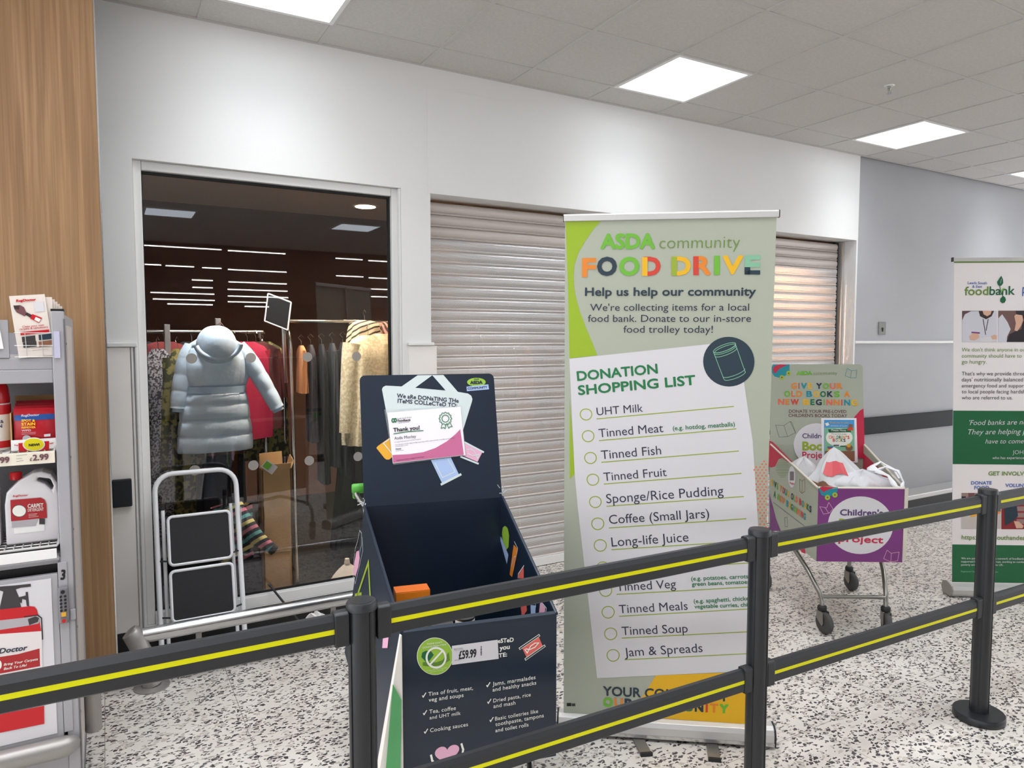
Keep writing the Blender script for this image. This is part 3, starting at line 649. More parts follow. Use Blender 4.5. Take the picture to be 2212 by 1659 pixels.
P.line(el(1600, 184, 108, 24, an, 0, PI), lw, 'p_mint', 4).line(el(1676, 378, 108, 24, an, 0, PI), lw, 'p_mint', 4).line(el(1684, 404, 106, 26, an, 0, PI), lw, 'p_mint', 4).line(el(1594, 160, 108, 26, an, 0, PI), lw, 'p_mint', 4)
P.build('tin_emblem', sheet)
P = Print(pnl, c3)
P.text('DONATION', (212, 468), (965, 390), 'p_green', .035, h=95).text('SHOPPING LIST', (222, 602), (1318, 494), 'p_green', .035, h=95)
def item(s, x0, y0, x1, y1, lx0, ly0, lx1, ly1, rx, ry, r=54):
    if s: P.text(s, (x0, y0), (x1, y1), 'p_ink', 0)
    P.line([(lx0, ly0), (lx1, ly1)], .0036, 'p_line')
    P.line([(rx + r * math.cos(q) * (1 + .1 * math.sin(q)), ry + r * .97 * math.sin(q) - 4 * math.cos(2 * q)) for q in [2 * PI * i / 20 for i in range(20)]], .0036, 'p_line', 2, True)
item('UHT Milk', 395, 790, 825, 752, 395, 823, 1670, 696, 293, 778)
item('Tinned Meat', 415, 997, 1015, 942, 418, 1027, 1693, 908, 313, 983)
P.text('(e.g. hotdog, meatballs)', (1103, 927), (1685, 882), 'p_green', .016)
item('Tinned Fish', 437, 1203, 995, 1153, 440, 1232, 1715, 1118, 335, 1188)
item('Tinned Fruit', 460, 1408, 1047, 1357, 463, 1436, 1740, 1329, 357, 1392)
item('Sponge/Rice Pudding', 485, 1617, 1577, 1533, 488, 1645, 1762, 1547, 380, 1602)
P.c = c4
item('Coffee (Small Jars)', 517, 243, 1462, 178, 517, 281, 1808, 187, 408, 238, 57)
item('Long-life Juice', 541, 458, 1267, 405, 541, 487, 1830, 400, 432, 444, 57)
item('', 0, 0, 0, 0, 565, 697, 1850, 608, 457, 655, 57)
item('Tinned Veg', 587, 881, 1147, 849, 590, 912, 1850, 838, 483, 872, 57)
P.text('(e.g. potatoes, carrots,', (1290, 780), (1842, 754), 'p_green', .016).text('green beans, tomatoes)', (1296, 832), (1860, 805), 'p_green', .02)
item('Tinned Meals', 612, 1092, 1258, 1056, 614, 1120, 1870, 1046, 506, 1078, 57)
P.text('(e.g. spaghetti, chicken,', (1314, 994), (1880, 962), 'p_green', .016).text('vegetable curries, chilli)', (1320, 1045), (1880, 1021), 'p_green', .02)
item('Tinned Soup', 637, 1299, 1258, 1271, 638, 1327, 1880, 1262, 530, 1283, 57)
P.c = c5
item('Jam & Spreads', 663, 352, 1398, 307, 663, 382, 1880, 320, 553, 337, 57)
P.build('list_lettering', sheet)
P = Print(pnl, c5)
P.poly([(955, 531), (815, 757), (760, 850), (730, 918), (1840, 995), (1930, 999), (1935, 488), (1640, 502)], 'p_yellow', 1)
P.build('yellow_block', sheet)
P = Print(pnl, c5)
P.text('YOUR COMMUNITY', (458, 722), (1640, 778), 'p_navy', .03, h=92)
xs = [('O', 458, 550, 'p_leaf'), ('U', 563, 645, 'p_orange'), ('R', 660, 745, 'p_navy'), ('C', 800, 880, 'p_red'), ('O', 890, 980, 'p_green'), ('M', 992, 1092, 'p_leaf'), ('M', 1104, 1204, 'p_navy'), ('U', 1222, 1303, 'p_green'), ('N', 1320, 1402, 'p_navy'), ('I', 1423, 1444, 'p_red'), ('T', 1462, 1542, 'p_orange'), ('Y', 1552, 1640, 'p_leaf')]
for ch, x0, x1, c in xs:
    f = lambda x: 825 + (x - 458) * 66 / 1180
    P.text(ch, (x0, f(x0)), (x1, f(x1)), c, .05, h=88)
P.rect(118, 792, 160, 822, 'p_black', 2).rect(165, 796, 198, 822, 'p_charcoal', 2)
P.build('footer_lettering', sheet)
P = Print(pnl, c3)
for j in range(28):
    for i in range(6):
        x = 1845 + i * 37 + (j % 2) * 18.5; y = 1160 + j * 27
        if y < 1290 - (x - 1850) * .75 or y > 1850: continue
        edge = 1800 + (y - 690) * .0945
        if x < edge + 6 or x > 1990 - (y - 1170) * .02: continue
        P.disc((x, y), 8.5, 9, 'p_dot', 2, 8)
P.build('orange_dots', sheet)

# ================================================================== foodbank roll-up banner
th = -.5723; a = Vector((math.cos(th), math.sin(th), 0)); b = Vector((-math.sin(th), math.cos(th), 0))
BL = Vector((4.465, 2.359, .07)); Wd = .8; Hd = 1.972
t = thing('roll_up_banner', 'white and dark green foodbank roll-up banner cut by the picture edge', 'banner', (BL.x + .33, BL.y - .21, 0))
Vt = (Zu - a * .032).normalized(); pnl = Panel(BL, a, Zu); Nn = pnl.N
mb = MB(); mb.prism([BL, BL + a * Wd, BL + a * Wd + Vt * Hd, BL + Vt * Hd], -Nn * .003); sheet = mb.build('sheet', mat('p_banner', (232, 225, 224), .45), t)
TL = BL + Vt * Hd
mb = MB(); o0 = TL - a * .006 + Nn * .008 - Zu * .004; mb.prism([o0, o0 - Nn * .02, o0 - Nn * .02 + Zu * .024, o0 + Zu * .024], a * (Wd + .012)); mb.build('top_bar', 'alu_satin', t, bevel=.002)
MB().prism([o0 - a * .004 + Nn * .001, o0 - a * .004 - Nn * .021, o0 - a * .004 - Nn * .021 + Zu * .025, o0 - a * .004 + Nn * .001 + Zu * .025], a * .004).build('end_cap', 'rubber', t)
c0 = BL - a * .012 - b * .035; c0.z = .004
pr = [(.015, 0), (0, .018), (-.006, .045), (.004, .066), (.03, .076), (.065, .082), (.10, .07), (.11, .035), (.095, 0)]
mb = MB(); mb.prism([c0 + b * u + Zu * v for u, v in pr], a * .83); mb.build('base_cassette', 'alu_satin', t)
mb = MB(); mb.prism([c0 - a * .01 + b * (u * 1.04 - .002) + Zu * (v * 1.04) for u, v in pr], a * .01); mb.build('end_cap', 'tube_grey', t, bevel=.002)
mb = MB(); m0 = BL + a * (Wd / 2) + b * .03; mb.tube([m0, m0 + Vt * (Hd - .01)], .008, 10); mb.build('support_pole', 'alu', t)
d1 = crop(1980, 540, 4.608); d2 = crop(1980, 860, 3.772)
uvw = lambda P_, y0, y1, m, lay=1: (lambda A, B: P_.polyuv([(-.032 * A, A), (Wd - .032 * A, A), (Wd - .032 * B, B), (-.032 * B, B)], m, lay))(P_.q((600, y0)).y, P_.q((600, y1)).y)
P = Print(pnl, d1); uvw(P, 102, 128, 'p_grass'); P.build('green_band', sheet)
P = Print(pnl, d2); uvw(P, 103, 540, 'p_dgreen'); P.build('green_band', sheet)
P = Print(pnl, d2); uvw(P, 1196, 1502, 'p_dgreen'); P.build('green_band', sheet)
P = Print(pnl, d1)
P.text('Leeds South', (507, 340), (698, 342), 'p_blue', .01).text('& East', (553, 376), (650, 376), 'p_blue', .01)
P.text('food', (474, 452), (712, 450), 'p_grass', .02, h=88).text('bank', (722, 450), (975, 446), 'p_dgreen', .02, h=88)
P.poly([(842, 257), (858, 295), (860, 330), (845, 352), (826, 362), (806, 345), (800, 318), (820, 285)], 'p_dgreen', 4).poly([(858, 455), (880, 472), (888, 498), (875, 525), (850, 530), (830, 512), (830, 485)], 'p_dgreen', 4)
P.line([(826, 362), (836, 420), (858, 460)], .004, 'p_dgreen', 4).poly([(876, 375), (852, 385), (838, 410), (850, 415)], 'p_leaf', 5).line([(842, 290), (832, 330)], .002, 'p_white', 6)
P.text('p', (1050, 430), (1090, 430), 'p_blue', .02, h=60)
P.build('logo', sheet); P = Print(pnl, d1)
P.text("We don't think anyone in our", (447, 1010), (1103, 1010), 'p_grass').text('community should have to', (447, 1071), (1044, 1071), 'p_grass').text('go hungry.', (447, 1131), (696, 1131), 'p_grass')
for s, y, x1 in (("That's why we provide three", 1248, 1073), ("days' nutritionally balanced", 1308, 1057), ('emergency food and support', 1368, 1082), ('to local people facing hardship', 1427, 1120), ('who are referred to us.', 1487, 953)): P.text(s, (447, y), (x1, y), 'p_charcoal')
P.build('body_lettering', sheet); P = Print(pnl, d2)
P.text("'Food banks are not just", (428, 220), (1030, 212), 'p_white', -.006, shear=.25).text('They are helping people', (418, 296), (1040, 290), 'p_white', -.006, shear=.25).text('have to come somewhere', (558, 370), (1160, 366), 'p_white', -.006, shear=.25)
P.text('JOHN', (780, 456), (905, 456), 'p_white', -.01).text('who has experience of foodbanks', (616, 496), (1050, 496), 'p_white')
P.build('quote_lettering', sheet); P = Print(pnl, d2)
P.text('GET INVOLVED', (583, 630), (935, 632), 'p_grass', .03).text('DONATE', (442, 704), (610, 704), 'p_blue', .03).text('FOOD', (468, 744), (590, 744), 'p_blue', .03).text('VOLUNTEER', (722, 724), (965, 726), 'p_blue', .03)
P.build('heading_lettering', sheet); P = Print(pnl, d2)
P.text('https://leedssouthandeast', (365, 1150), (925, 1156), 'p_grass', .02, h=36)
P.text('We are part of a nationwide network of foodbanks', (362, 1312), (880, 1316), 'p_white', .004).text('supported by The Trussell Trust, working to combat', (362, 1338), (885, 1342), 'p_white', .004).text('poverty and hunger across the UK.', (362, 1364), (705, 1366), 'p_white', .004).text('Registered Charity in England and Wales', (362, 1417), (662, 1421), 'p_mint', 0)
P.build('footer_lettering', sheet)
# printed photographs
P = Print(pnl, d1)
P.rect(452, 606, 797, 916, mat('p_ph_wall', (92, 66, 70), .5), 1).poly([(452, 700), (480, 640), (540, 610), (797, 606), (797, 916), (452, 916)], mat('p_ph_cloth', (206, 204, 212), .5), 2)
P.poly([(615, 606), (770, 606), (745, 660), (690, 690), (630, 660)], 'p_hair', 3).poly([(655, 606), (745, 606), (735, 640), (700, 660), (665, 640)], 'p_skin', 4).line([(660, 690), (685, 840)], .004, 'p_photodark', 4).line([(710, 690), (690, 800)], .004, 'p_photodark', 4)
P.poly([(520, 860), (560, 825), (610, 830), (625, 870), (580, 900), (530, 895)], 'p_skin', 4).poly([(735, 860), (770, 842), (797, 850), (797, 890), (750, 890)], 'p_skin', 4).line([(550, 820), (620, 826)], .008, 'p_purple', 5)
P.poly([(630, 880), (740, 860), (797, 900), (700, 916), (630, 905)], 'p_white', 3)
P.build('printed_photograph', sheet); P = Print(pnl, d1)
P.rect(812, 604, 1240, 916, mat('p_ph_brown', (112, 84, 80), .5), 1).poly([(812, 680), (850, 640), (905, 720), (935, 790), (900, 860), (895, 916), (812, 916)], 'p_ph_cloth', 2)
P.poly([(985, 604), (1240, 604), (1240, 916), (895, 916), (920, 840), (980, 810), (1040, 790), (1060, 700), (990, 640)], 'p_photodark', 3).poly([(970, 660), (985, 640), (1050, 650), (1060, 700), (1035, 760), (1000, 808), (972, 800), (985, 730)], 'p_skin', 4)
P.build('printed_photograph', sheet); P = Print(pnl, d2)
P.rect(365, 772, 686, 1064, mat('p_ph_shop', (150, 122, 116), .5), 1).poly([(365, 960), (420, 920), (520, 940), (600, 905), (686, 930), (686, 1064), (365, 1064)], mat('p_ph_bag', (196, 186, 180), .5), 2).poly([(420, 930), (490, 915), (495, 960), (440, 970)], 'p_amber', 3).poly([(600, 890), (660, 880), (680, 940), (620, 950)], 'p_orange', 3).rect(365, 800, 400, 830, 'p_photodark', 3).rect(420, 772, 470, 860, 'p_claret', 2)
P.build('printed_photograph', sheet); P = Print(pnl, d2)
P.rect(690, 790, 1020, 1068, mat('p_ph_red', (136, 30, 38), .5), 1).poly([(712, 900), (760, 850), (810, 840), (825, 960), (790, 1000), (720, 1040)], 'p_navy', 3).poly([(790, 1000), (830, 1005), (870, 1040), (860, 1060), (810, 1060)], 'p_skin', 4)
for k in range(4): P.rect(815, 830 + k * 52, 1020, 868 + k * 52, 'p_ph_shop', 2)
P.build('printed_photograph', sheet)

# ================================================================== trolleys with cardboard donation boxes
class Cart:
    def __init__(s, name, label, x, y, th, wf, wb, zf, L, zs, zt, lean, zb, zbb, body, inner, edge, bulge=0.0):
        s.a = Vector((math.cos(th), math.sin(th), 0)); s.b = Vector((-math.sin(th), math.cos(th), 0)); s.o = Vector((x, y, 0))
        s.wf, s.wb, s.zf, s.L, s.zs, s.zt, s.lean, s.zb, s.zbb = wf, wb, zf, L, zs, zt, lean, zb, zbb
        g = s.g
        s.t = thing(name, label, 'trolley', g(0, L / 2, 0))
        T = .005
        # back board
        wb2 = wb / 2; r = .02
        slope = lean / (zt - zs)
        tb = lambda z: L + (z - zs) * slope if z > zs else L
        pts = [(-wb2, zbb), (wb2, zbb), (wb2, zs), (wb2, zt - r)] + [(wb2 - r + r * math.cos(q), zt - r + r * math.sin(q)) for q in (.4, .8, 1.2)] + [(wb2 - r, zt), (-wb2 + r, zt)] + [(-wb2 + r - r * math.sin(q), zt - r + r * math.cos(q)) for q in (.4, .8, 1.2)] + [(-wb2, zt - r), (-wb2, zs)]
        mb = MB()
        up = [p for p in pts if p[1] >= zs - 1e-6]
        n_up = (s.a.cross(Vector((s.b * slope) + Vector((0, 0, 1))))).normalized()
        mb.prism([g(u, tb(z), z) for u, z in up], -n_up * T)
        mb.prism([g(-wb2, L, zbb), g(wb2, L, zbb), g(wb2, L, zs), g(-wb2, L, zs)], s.b * T)
        s.back = mb.build('back_board', inner, s.t)
        s.pback = Panel(g(-wb2, L, zs), s.a, s.b * slope + Vector((0, 0, 1)))
        # sides
        s.sides = []
        for sg in (-1, 1):
            f0 = g(sg * (wf / 2 + (bulge * (zf - zb) / (zs - zbb) if sg < 0 else 0)), 0, zb); f1 = g(sg * wf / 2, 0, zf); b1 = g(sg * wb2, L - .002, zs); b0 = g(sg * (wb2 + (bulge if sg < 0 else 0)), L - .002, zbb)
            nrm = (b0 - f0).cross(Vector((0, 0, 1))).normalized() * (1 if sg < 0 else 1)
            mb = MB(); mb.mi(0); mb.prism([f0, b0, b1, f1], -nrm * T * sg * 1.0)
            o = mb.build('side_board', [body, inner], s.t); s.sides.append(o)
        lf0 = g(-wf / 2, 0, zb); lb0 = g(-wb2, L, zbb); rf0 = g(wf / 2, 0, zb); rb0 = g(wb2, L, zbb)
        lb1 = g(-wb2 - bulge, L, zbb); tp = g(-wb2, L, zs); fp = g(-wf / 2, 0, zf); nl = (tp - lb1).cross(fp - lb1).normalized(); nl = nl if nl.dot(s.a) < 0 else -nl
        hu = Vector((0, 0, 1)).cross(nl).normalized(); s.pleft = Panel(lb1, hu, nl.cross(hu))
        s.pright = Panel(rb0, (rf0 - rb0) * Vector((1, 1, 0)), (0, 0, 1))      # inner face of the right side, seen from inside
        s.pright.N = -s.pright.N
        # front
        mb = MB(); mb.prism([g(-wf / 2, 0, zb), g(wf / 2, 0, zb), g(wf / 2, 0, zf), g(-wf / 2, 0, zf)], s.b * T); s.front = mb.build('front_board', body, s.t)
        s.pfront = Panel(g(-wf / 2, 0, zb), s.a, (0, 0, 1))
        # folded top edges
        mb = MB(); mb.prism([g(-wf / 2, -.001, zf), g(wf / 2, -.001, zf), g(wf / 2, .012, zf + .004), g(-wf / 2, .012, zf + .004)], Vector((0, 0, .004))); mb.build('front_fold', edge[0], s.t)
        for sg in (-1, 1):
            p = g(sg * wf / 2, .002, zf + .002); q = g(sg * wb2, L - .006, zs + .002); MB().tube([p, q], .006, 8).build('side_fold', edge[1], s.t)
        # tray
        mb = MB(); mb.prism([g(-wf / 2 + .004, .006, zb + .03), g(wf / 2 - .004, .006, zb + .03), g(wb2 - .004, L - .006, zbb + .03), g(-wb2 + .004, L - .006, zbb + .03)], Vector((0, 0, .006))); mb.build('tray', inner, s.t)
        s.chassis()
    def g(s, u, t, z): return s.o + s.a * u + s.b * t + Vector((0, 0, z))
    def chassis(s):
        g = s.g; t = s.t; L = s.L
        k = s.zb - .02
        for sg in (-1, 1):
            pts = [(.168, .045, .135), (.168, .048, .17), (.175, .062, .205), (.205, .16, min(.30, k - .04)), (.235, .29, k), (.255, .45, k), (.262, L + .06, k + .01), (.262, L + .10, k - .03), (.262, L + .11, .2), (.262, L + .11, .135)]
            MB().tube([g(sg * u, v, z) for u, v, z in pts], .0125, 12).build('leg_tube', 'steel_dull', t, smooth=True)
            MB().tube([g(sg * .245, L + .06, k), g(sg * .245, L + .08, .7), g(sg * .255, L + .12, .92), g(sg * .285, L + .155, .96), g(sg * .285, L + .165, .98)], .011, 10).build('handle_arm', 'steel_dull', t, smooth=True)
            MB().lathe([(.016, 0), (.02, .006), (.02, .05), (.016, .056)], g(sg * .245, L + .165, .985), 16, s.a * sg).build('handle_end', 'green_plastic', t, smooth=True)
            MB().box(g(sg * .285, L + .165, .945) - Vector((.012, .012, 0)), g(sg * .285, L + .165, .995) + Vector((.012, .012, 0))).build('handle_bracket', 'green_plastic', t, bevel=.004)
        MB().tube([g(-.25, L + .165, .985), g(.25, L + .165, .985)], .012, 12).build('handle_bar', 'steel_dull', t)
        MB().tube([g(-.172, .055, .19), g(.172, .055, .19)], .010, 10).build('cross_bar', 'steel_dull', t, smooth=True)
        for u, v, rot in ((-.168, .045, .35), (.168, .045, -.15), (-.262, L + .11, .1), (.262, L + .11, .25)):
            c = g(u, v, 0); ax = (s.a * math.cos(rot) + s.b * math.sin(rot)); fw_ = ax.cross(Vector((0, 0, 1)))
            cas = MB().lathe([(.022, .118), (.024, .123), (.024, .14), (.018, .146)], c, 18).build('caster', 'rubber_black', t, smooth=True)
            wc = c + fw_ * .022 + Vector((0, 0, .058))
            for sg in (-1, 1):
                e = ax * (.019 * sg); mb = MB()
                mb.prism([c + e - fw_ * .016 + Vector((0, 0, .118)), c + e + fw_ * .03 + Vector((0, 0, .118)), wc + e + fw_ * .012 + Vector((0, 0, .0)), wc + e + fw_ * .004 - Vector((0, 0, .014)), wc + e - fw_ * .012 - Vector((0, 0, .005)), c + e - fw_ * .018 + Vector((0, 0, .08))], ax * .003 * sg)
                mb.build('fork', 'steel_dull', cas)
            mb = MB().lathe([(.030, -.0145), (.052, -.0145), (.0575, -.008), (.0575, .008), (.052, .0145), (.030, .0145)], wc, 28, ax); mb.build('tyre', 'rubber', cas, smooth=True)
            MB().lathe([(.031, -.011), (.03, .011)], wc, 20, ax).build('wheel_hub', 'steel_dull', cas)

fc = Cart('donation_trolley', 'food donation trolley in a navy cardboard box with tall header board', .939, 1.817, -.215, .471, .539, .736, .692, .948, 1.435, .119, .29, .40, 'navy', 'navy', ('navy', 'navy'), .08)
bc = Cart('donation_trolley', 'book donation trolley with purple front board and sage header', 3.423, 2.282, -.561, .446, .561, .791, .608, .933, 1.422, .051, .40, .45, 'p_sage', 'p_sage', ('card_edge', 'card_edge'))
fc.t['group'] = bc.t['group'] = 'donation trolleys'

# ---- food trolley prints
k7 = crop(740, 780, 4.879)
P = Print(fc.pback, k7)
P.poly([(415, 300), (425, 275), (455, 259), (622, 268), (790, 150), (1062, 147), (1215, 325), (1320, 342), (1355, 365), (1368, 400), (1362, 430), (1270, 725), (500, 745)], 'p_tag', 1)
P.poly([(765, 282), (945, 150), (1085, 310)], 'navy', 2)
P.text('We aRe DONaTING THe', (570, 385), (1222, 441), 'p_ink', .03, h=44).text('ITeMS COLLeCTeD TO:', (578, 440), (1205, 488), 'p_ink', .03, h=44)
P.build('tag_print', fc.back); P = Print(fc.pback, k7)
P.poly([(355, 915), (375, 893), (495, 808), (525, 1010), (490, 1038), (460, 1038), (440, 1022)], 'p_amber', 1).line([(495, 820), (430, 865), (520, 975)], .0035, 'p_tag', 2)
P.build('carton_graphic', fc.back); P = Print(fc.pback, k7)
P.poly([(930, 1043), (1140, 1015), (1228, 1200), (1047, 1285)], 'p_paleblue', 1).line([(975, 1078), (1052, 1228), (1185, 1165), (1110, 1035)], .0035, 'p_tag', 2).line([(1045, 1297), (1240, 1197)], .009, 'p_tag', 2)
P.build('tin_graphic', fc.back); P = Print(fc.pback, k7)
P.poly([(1290, 860), (1470, 965), (1422, 1062), (1230, 980)], 'p_pink', 1).line([(1290, 858), (1480, 958)], .007, 'p_tag', 2).line([(1250, 1010), (1425, 1080)], .007, 'p_tag', 2).line([(1310, 935), (1350, 925), (1390, 955), (1420, 1025), (1440, 985), (1370, 1000), (1320, 975)], .0035, 'p_tag', 3)
P.build('tin_graphic', fc.back)
def badge(P, cx, cy, s=1.0):
    P.disc((cx, cy), 98 * s, 45 * s, 'p_badge', 1).poly([(cx - 105 * s, cy + 48 * s), (cx + 125 * s, cy + 24 * s), (cx + 132 * s, cy + 76 * s), (cx - 100 * s, cy + 96 * s)], 'p_paleblue', 2)
    P.text('YOUR', (cx - 28 * s, cy - 22 * s), (cx + 28 * s, cy - 24 * s), 'p_ink', .04, lay=3).text('ASDA', (cx - 66 * s, cy + 24 * s), (cx + 66 * s, cy + 20 * s), 'p_ink', .07, lay=3).text('COMMUNITY', (cx - 93 * s, cy + 82 * s), (cx + 116 * s, cy + 64 * s), 'p_ink', .04, lay=3)
P = Print(fc.pback, k7); badge(P, 1410, 222); P.build('logo_badge', fc.back)
# certificate taped to the header
q = [fc.pback.uv(k7(*p)) for p in ((528, 1080), (1292, 992), (1240, 482), (470, 545))]
mb = MB(); mb.prism([fc.pback.w(p.x, p.y, 8) for p in q], fc.pback.N * .001); cert = mb.build('certificate', mat('paper', (240, 234, 238), .3), fc.t)
q2 = [fc.pback.uv(k7(*p)) for p in ((535, 1095), (1304, 995), (1240, 470), (438, 512))]
mb = MB(); mb.prism([fc.pback.w(p.x, p.y, 5) for p in q2], fc.pback.N * .0005); mb.build('plastic_wallet', 'clear_film', fc.t)
pc = Panel(fc.pback.O, fc.pback.U, fc.pback.V); pc.O = fc.pback.w(0, 0, 8) + pc.N * .0012
P = Print(pc, k7)
P.poly([(526, 990), (700, 981), (850, 960), (980, 915), (1100, 845), (1190, 770), (1240, 718), (1277, 988), (532, 1072)], 'p_rose', 1)
P.ring((1083, 606), 36, 37, .0028, 'p_green', 2).line([(1083 + (62 + 6 * math.cos(12 * q)) * math.cos(q), 606 + (62 + 6 * math.cos(12 * q)) * math.sin(q)) for q in [2 * PI * i / 60 for i in range(60)]], .0026, 'p_green', 2, True)
P.line([(1050, 660), (1038, 708), (1065, 700), (1080, 714), (1088, 668)], .0026, 'p_green', 2).line([(1100, 665), (1118, 708), (1130, 692), (1155, 690), (1135, 655)], .0026, 'p_green', 2)
P.ring((532, 626), 12, 18, .004, 'p_green', 2).ring((556, 624), 10, 18, .004, 'p_green', 2)
P.text('Leeds South & East', (578, 613), (727, 598), 'p_ink').text('Foodbank', (580, 641), (718, 631), 'p_black', .035).text('Together with Trussell', (585, 657), (702, 645), 'p_ink')
P.text('Thank you!', (535, 749), (815, 720), 'p_black', .03).line([(540, 767), (700, 742), (848, 733)], .003, 'p_green').text('Asda Morley', (545, 829), (775, 806), 'p_ink')
P.text('for supporting Leeds South and East Foodbank', (548, 860), (825, 826), 'p_ink').text('Your donation of food weighed 0.0kg amounting to 0075 meals and made a real difference to the lives', (552, 889), (1180, 815), 'p_ink').text('of local people in crisis.', (555, 905), (690, 888), 'p_ink').text('Wendy', (557, 935), (618, 928), 'p_ink', .03).text('Operations Manager', (558, 950), (645, 940), 'p_ink').text('Registered charity in England and Wales', (570, 1052), (858, 1014), 'p_ink')
P.build('certificate_print', cert)
# front board
kf = crop(720, 1280, 4.254)
P = Print(fc.pfront, kf)
P.disc((933, 584), 166, 172, 'p_cream', 1, 40).disc((933, 584), 161, 167, 'p_badge', 2, 40)
P.text("PLEASE DON'T", (862, 478), (1000, 462), 'p_cream', .01).text('DONATE FRESH ITEMS', (822, 512), (1037, 482), 'p_cream', .01)
P.poly([(808, 590), (815, 550), (850, 532), (895, 535), (922, 570), (900, 600), (870, 640), (840, 625)], 'p_dgreen', 3).poly([(820, 640), (860, 630), (940, 640), (1000, 620), (1050, 560), (1060, 545), (1070, 620), (1000, 660), (900, 680), (820, 670)], mat('p_veg', (92, 130, 40), .5), 3)
P.ring((943, 596), 87, 90, .0055, 'p_cream', 4, 32).line([(885, 660), (1003, 532)], .0055, 'p_cream', 4)
P.text('we cannot accept chilled or frozen items', (855, 722), (1040, 690), 'p_cream').text('thank you for understanding', (888, 732), (1010, 710), 'p_cream')
P.build('no_fresh_items_sticker', fc.front)
P = Print(fc.pfront, kf)
P.text('eSTeD', (1510, 463), (1655, 450), 'p_cream', .03, h=40).text('you', (1527, 529), (1620, 515), 'p_cream', .03).text('TE:', (1518, 596), (1595, 584), 'p_cream', .03, h=38)
for s, x0, y0, x1, y1 in (('Tins of fruit, meat,', 872, 948, 1282, 890), ('veg and soups', 875, 1002, 1195, 956), ('Tea, coffee', 880, 1110, 1125, 1074), ('and UHT milk', 883, 1163, 1168, 1120), ('Cooking sauces', 888, 1281, 1236, 1224), ('Jams, marmalades', 1462, 856, 1856, 792), ('and healthy snacks', 1462, 908, 1863, 842), ('Dried pasta, rice', 1468, 1008, 1812, 950), ('and mash', 1470, 1060, 1672, 1026), ('Basic toiletries like', 1485, 1174, 1880, 1102), ('toothpaste, tampons', 1488, 1226, 1932, 1142), ('and toilet rolls', 1488, 1282, 1792, 1226)):
    P.text(s, (x0, y0), (x1, y1), 'p_cream', .007, space=1.05)
for x, y in ((833, 942), (841, 1103), (850, 1273), (1422, 846), (1431, 999), (1452, 1166)): P.line([(x - 13, y + 6), (x - 7, y + 16), (x + 15, y - 20)], .003, 'p_cream')
P.build('lettering', fc.front)
P = Print(fc.pfront, kf)
P.poly([(1735, 510), (1888, 408), (1927, 500), (1778, 600)], 'p_coral', 1).line([(1717, 510), (1885, 395)], .008, 'p_cream', 2).line([(1770, 608), (1935, 492)], .008, 'p_cream', 2).line([(1717, 510), (1885, 395)], .004, 'navy', 3).line([(1770, 608), (1935, 492)], .004, 'navy', 3)
P.line([(1770, 515), (1800, 522), (1850, 500), (1885, 460), (1850, 462), (1810, 490), (1780, 552), (1758, 520)], .003, 'p_cream', 4)
hp = []
for i in range(40):
    q = 2 * PI * i / 40; hx = 16 * math.sin(q) ** 3; hy = -(13 * math.cos(q) - 5 * math.cos(2 * q) - 2 * math.cos(3 * q) - math.cos(4 * q)); hp.append((1042 + hx * 7.0 + hy * -.6, 1480 + hy * 6.2 - hx * 1.1))
P.build('tin_graphic', fc.front); P = Print(fc.pfront, kf)
P.poly(hp, 'p_pink', 1).line([(1178, 1392), (1192, 1440), (1184, 1490)], .006, 'p_cream').line([(898, 1496), (908, 1540), (932, 1570)], .006, 'p_cream')
P.build('heart_graphic', fc.front)
P = Print(fc.pfront, kf)
P.poly([(1088, 487), (1508, 430), (1518, 605), (1088, 662)], 'p_white', 5)
P.text('£59.99', (1150, 611), (1312, 590), 'p_black', .045, h=78, lay=6).text('Electric Steam', (1107, 522), (1186, 510), 'p_black', lay=6).text('3 year guarantee', (1107, 534), (1196, 520), 'p_grey', lay=6).text('29.99 each', (1112, 625), (1162, 617), 'p_black', lay=6)
for i, wbar in enumerate((3, 2, 4, 2, 3, 5, 2, 3)): P.rect(1350, 490 + i * 11, 1364, 490 + i * 11 + wbar + 3, 'p_black', 6)
P.build('price_ticket', fc.front, 'white shelf price ticket')
# left outer side
kl = crop(720, 1020, 4.254)
P = Print(fc.pleft, kl)
P.poly([(238, 720), (245, 790), (232, 870), (205, 960), (185, 930), (195, 830), (215, 730)], 'p_pink', 1).line([(245, 740), (265, 660), (262, 560), (245, 535), (225, 640), (205, 700), (180, 930), (205, 1025), (250, 830), (275, 720), (270, 600)], .003, 'p_tag', 2)
P.build('radish_graphic', fc.sides[0]); P = Print(fc.pleft, kl)
P.line([(225, 1130), (325, 830), (342, 1130)], .016, 'p_line', 2).line([(205, 1130), (260, 1120)], .012, 'p_line', 2)
P.build('green_letter', fc.sides[0]); P = Print(fc.pleft, kl)
P.poly([(462, 1480), (515, 1470), (500, 1616), (452, 1616)], 'p_pink', 1)
P.build('pink_graphic', fc.sides[0])
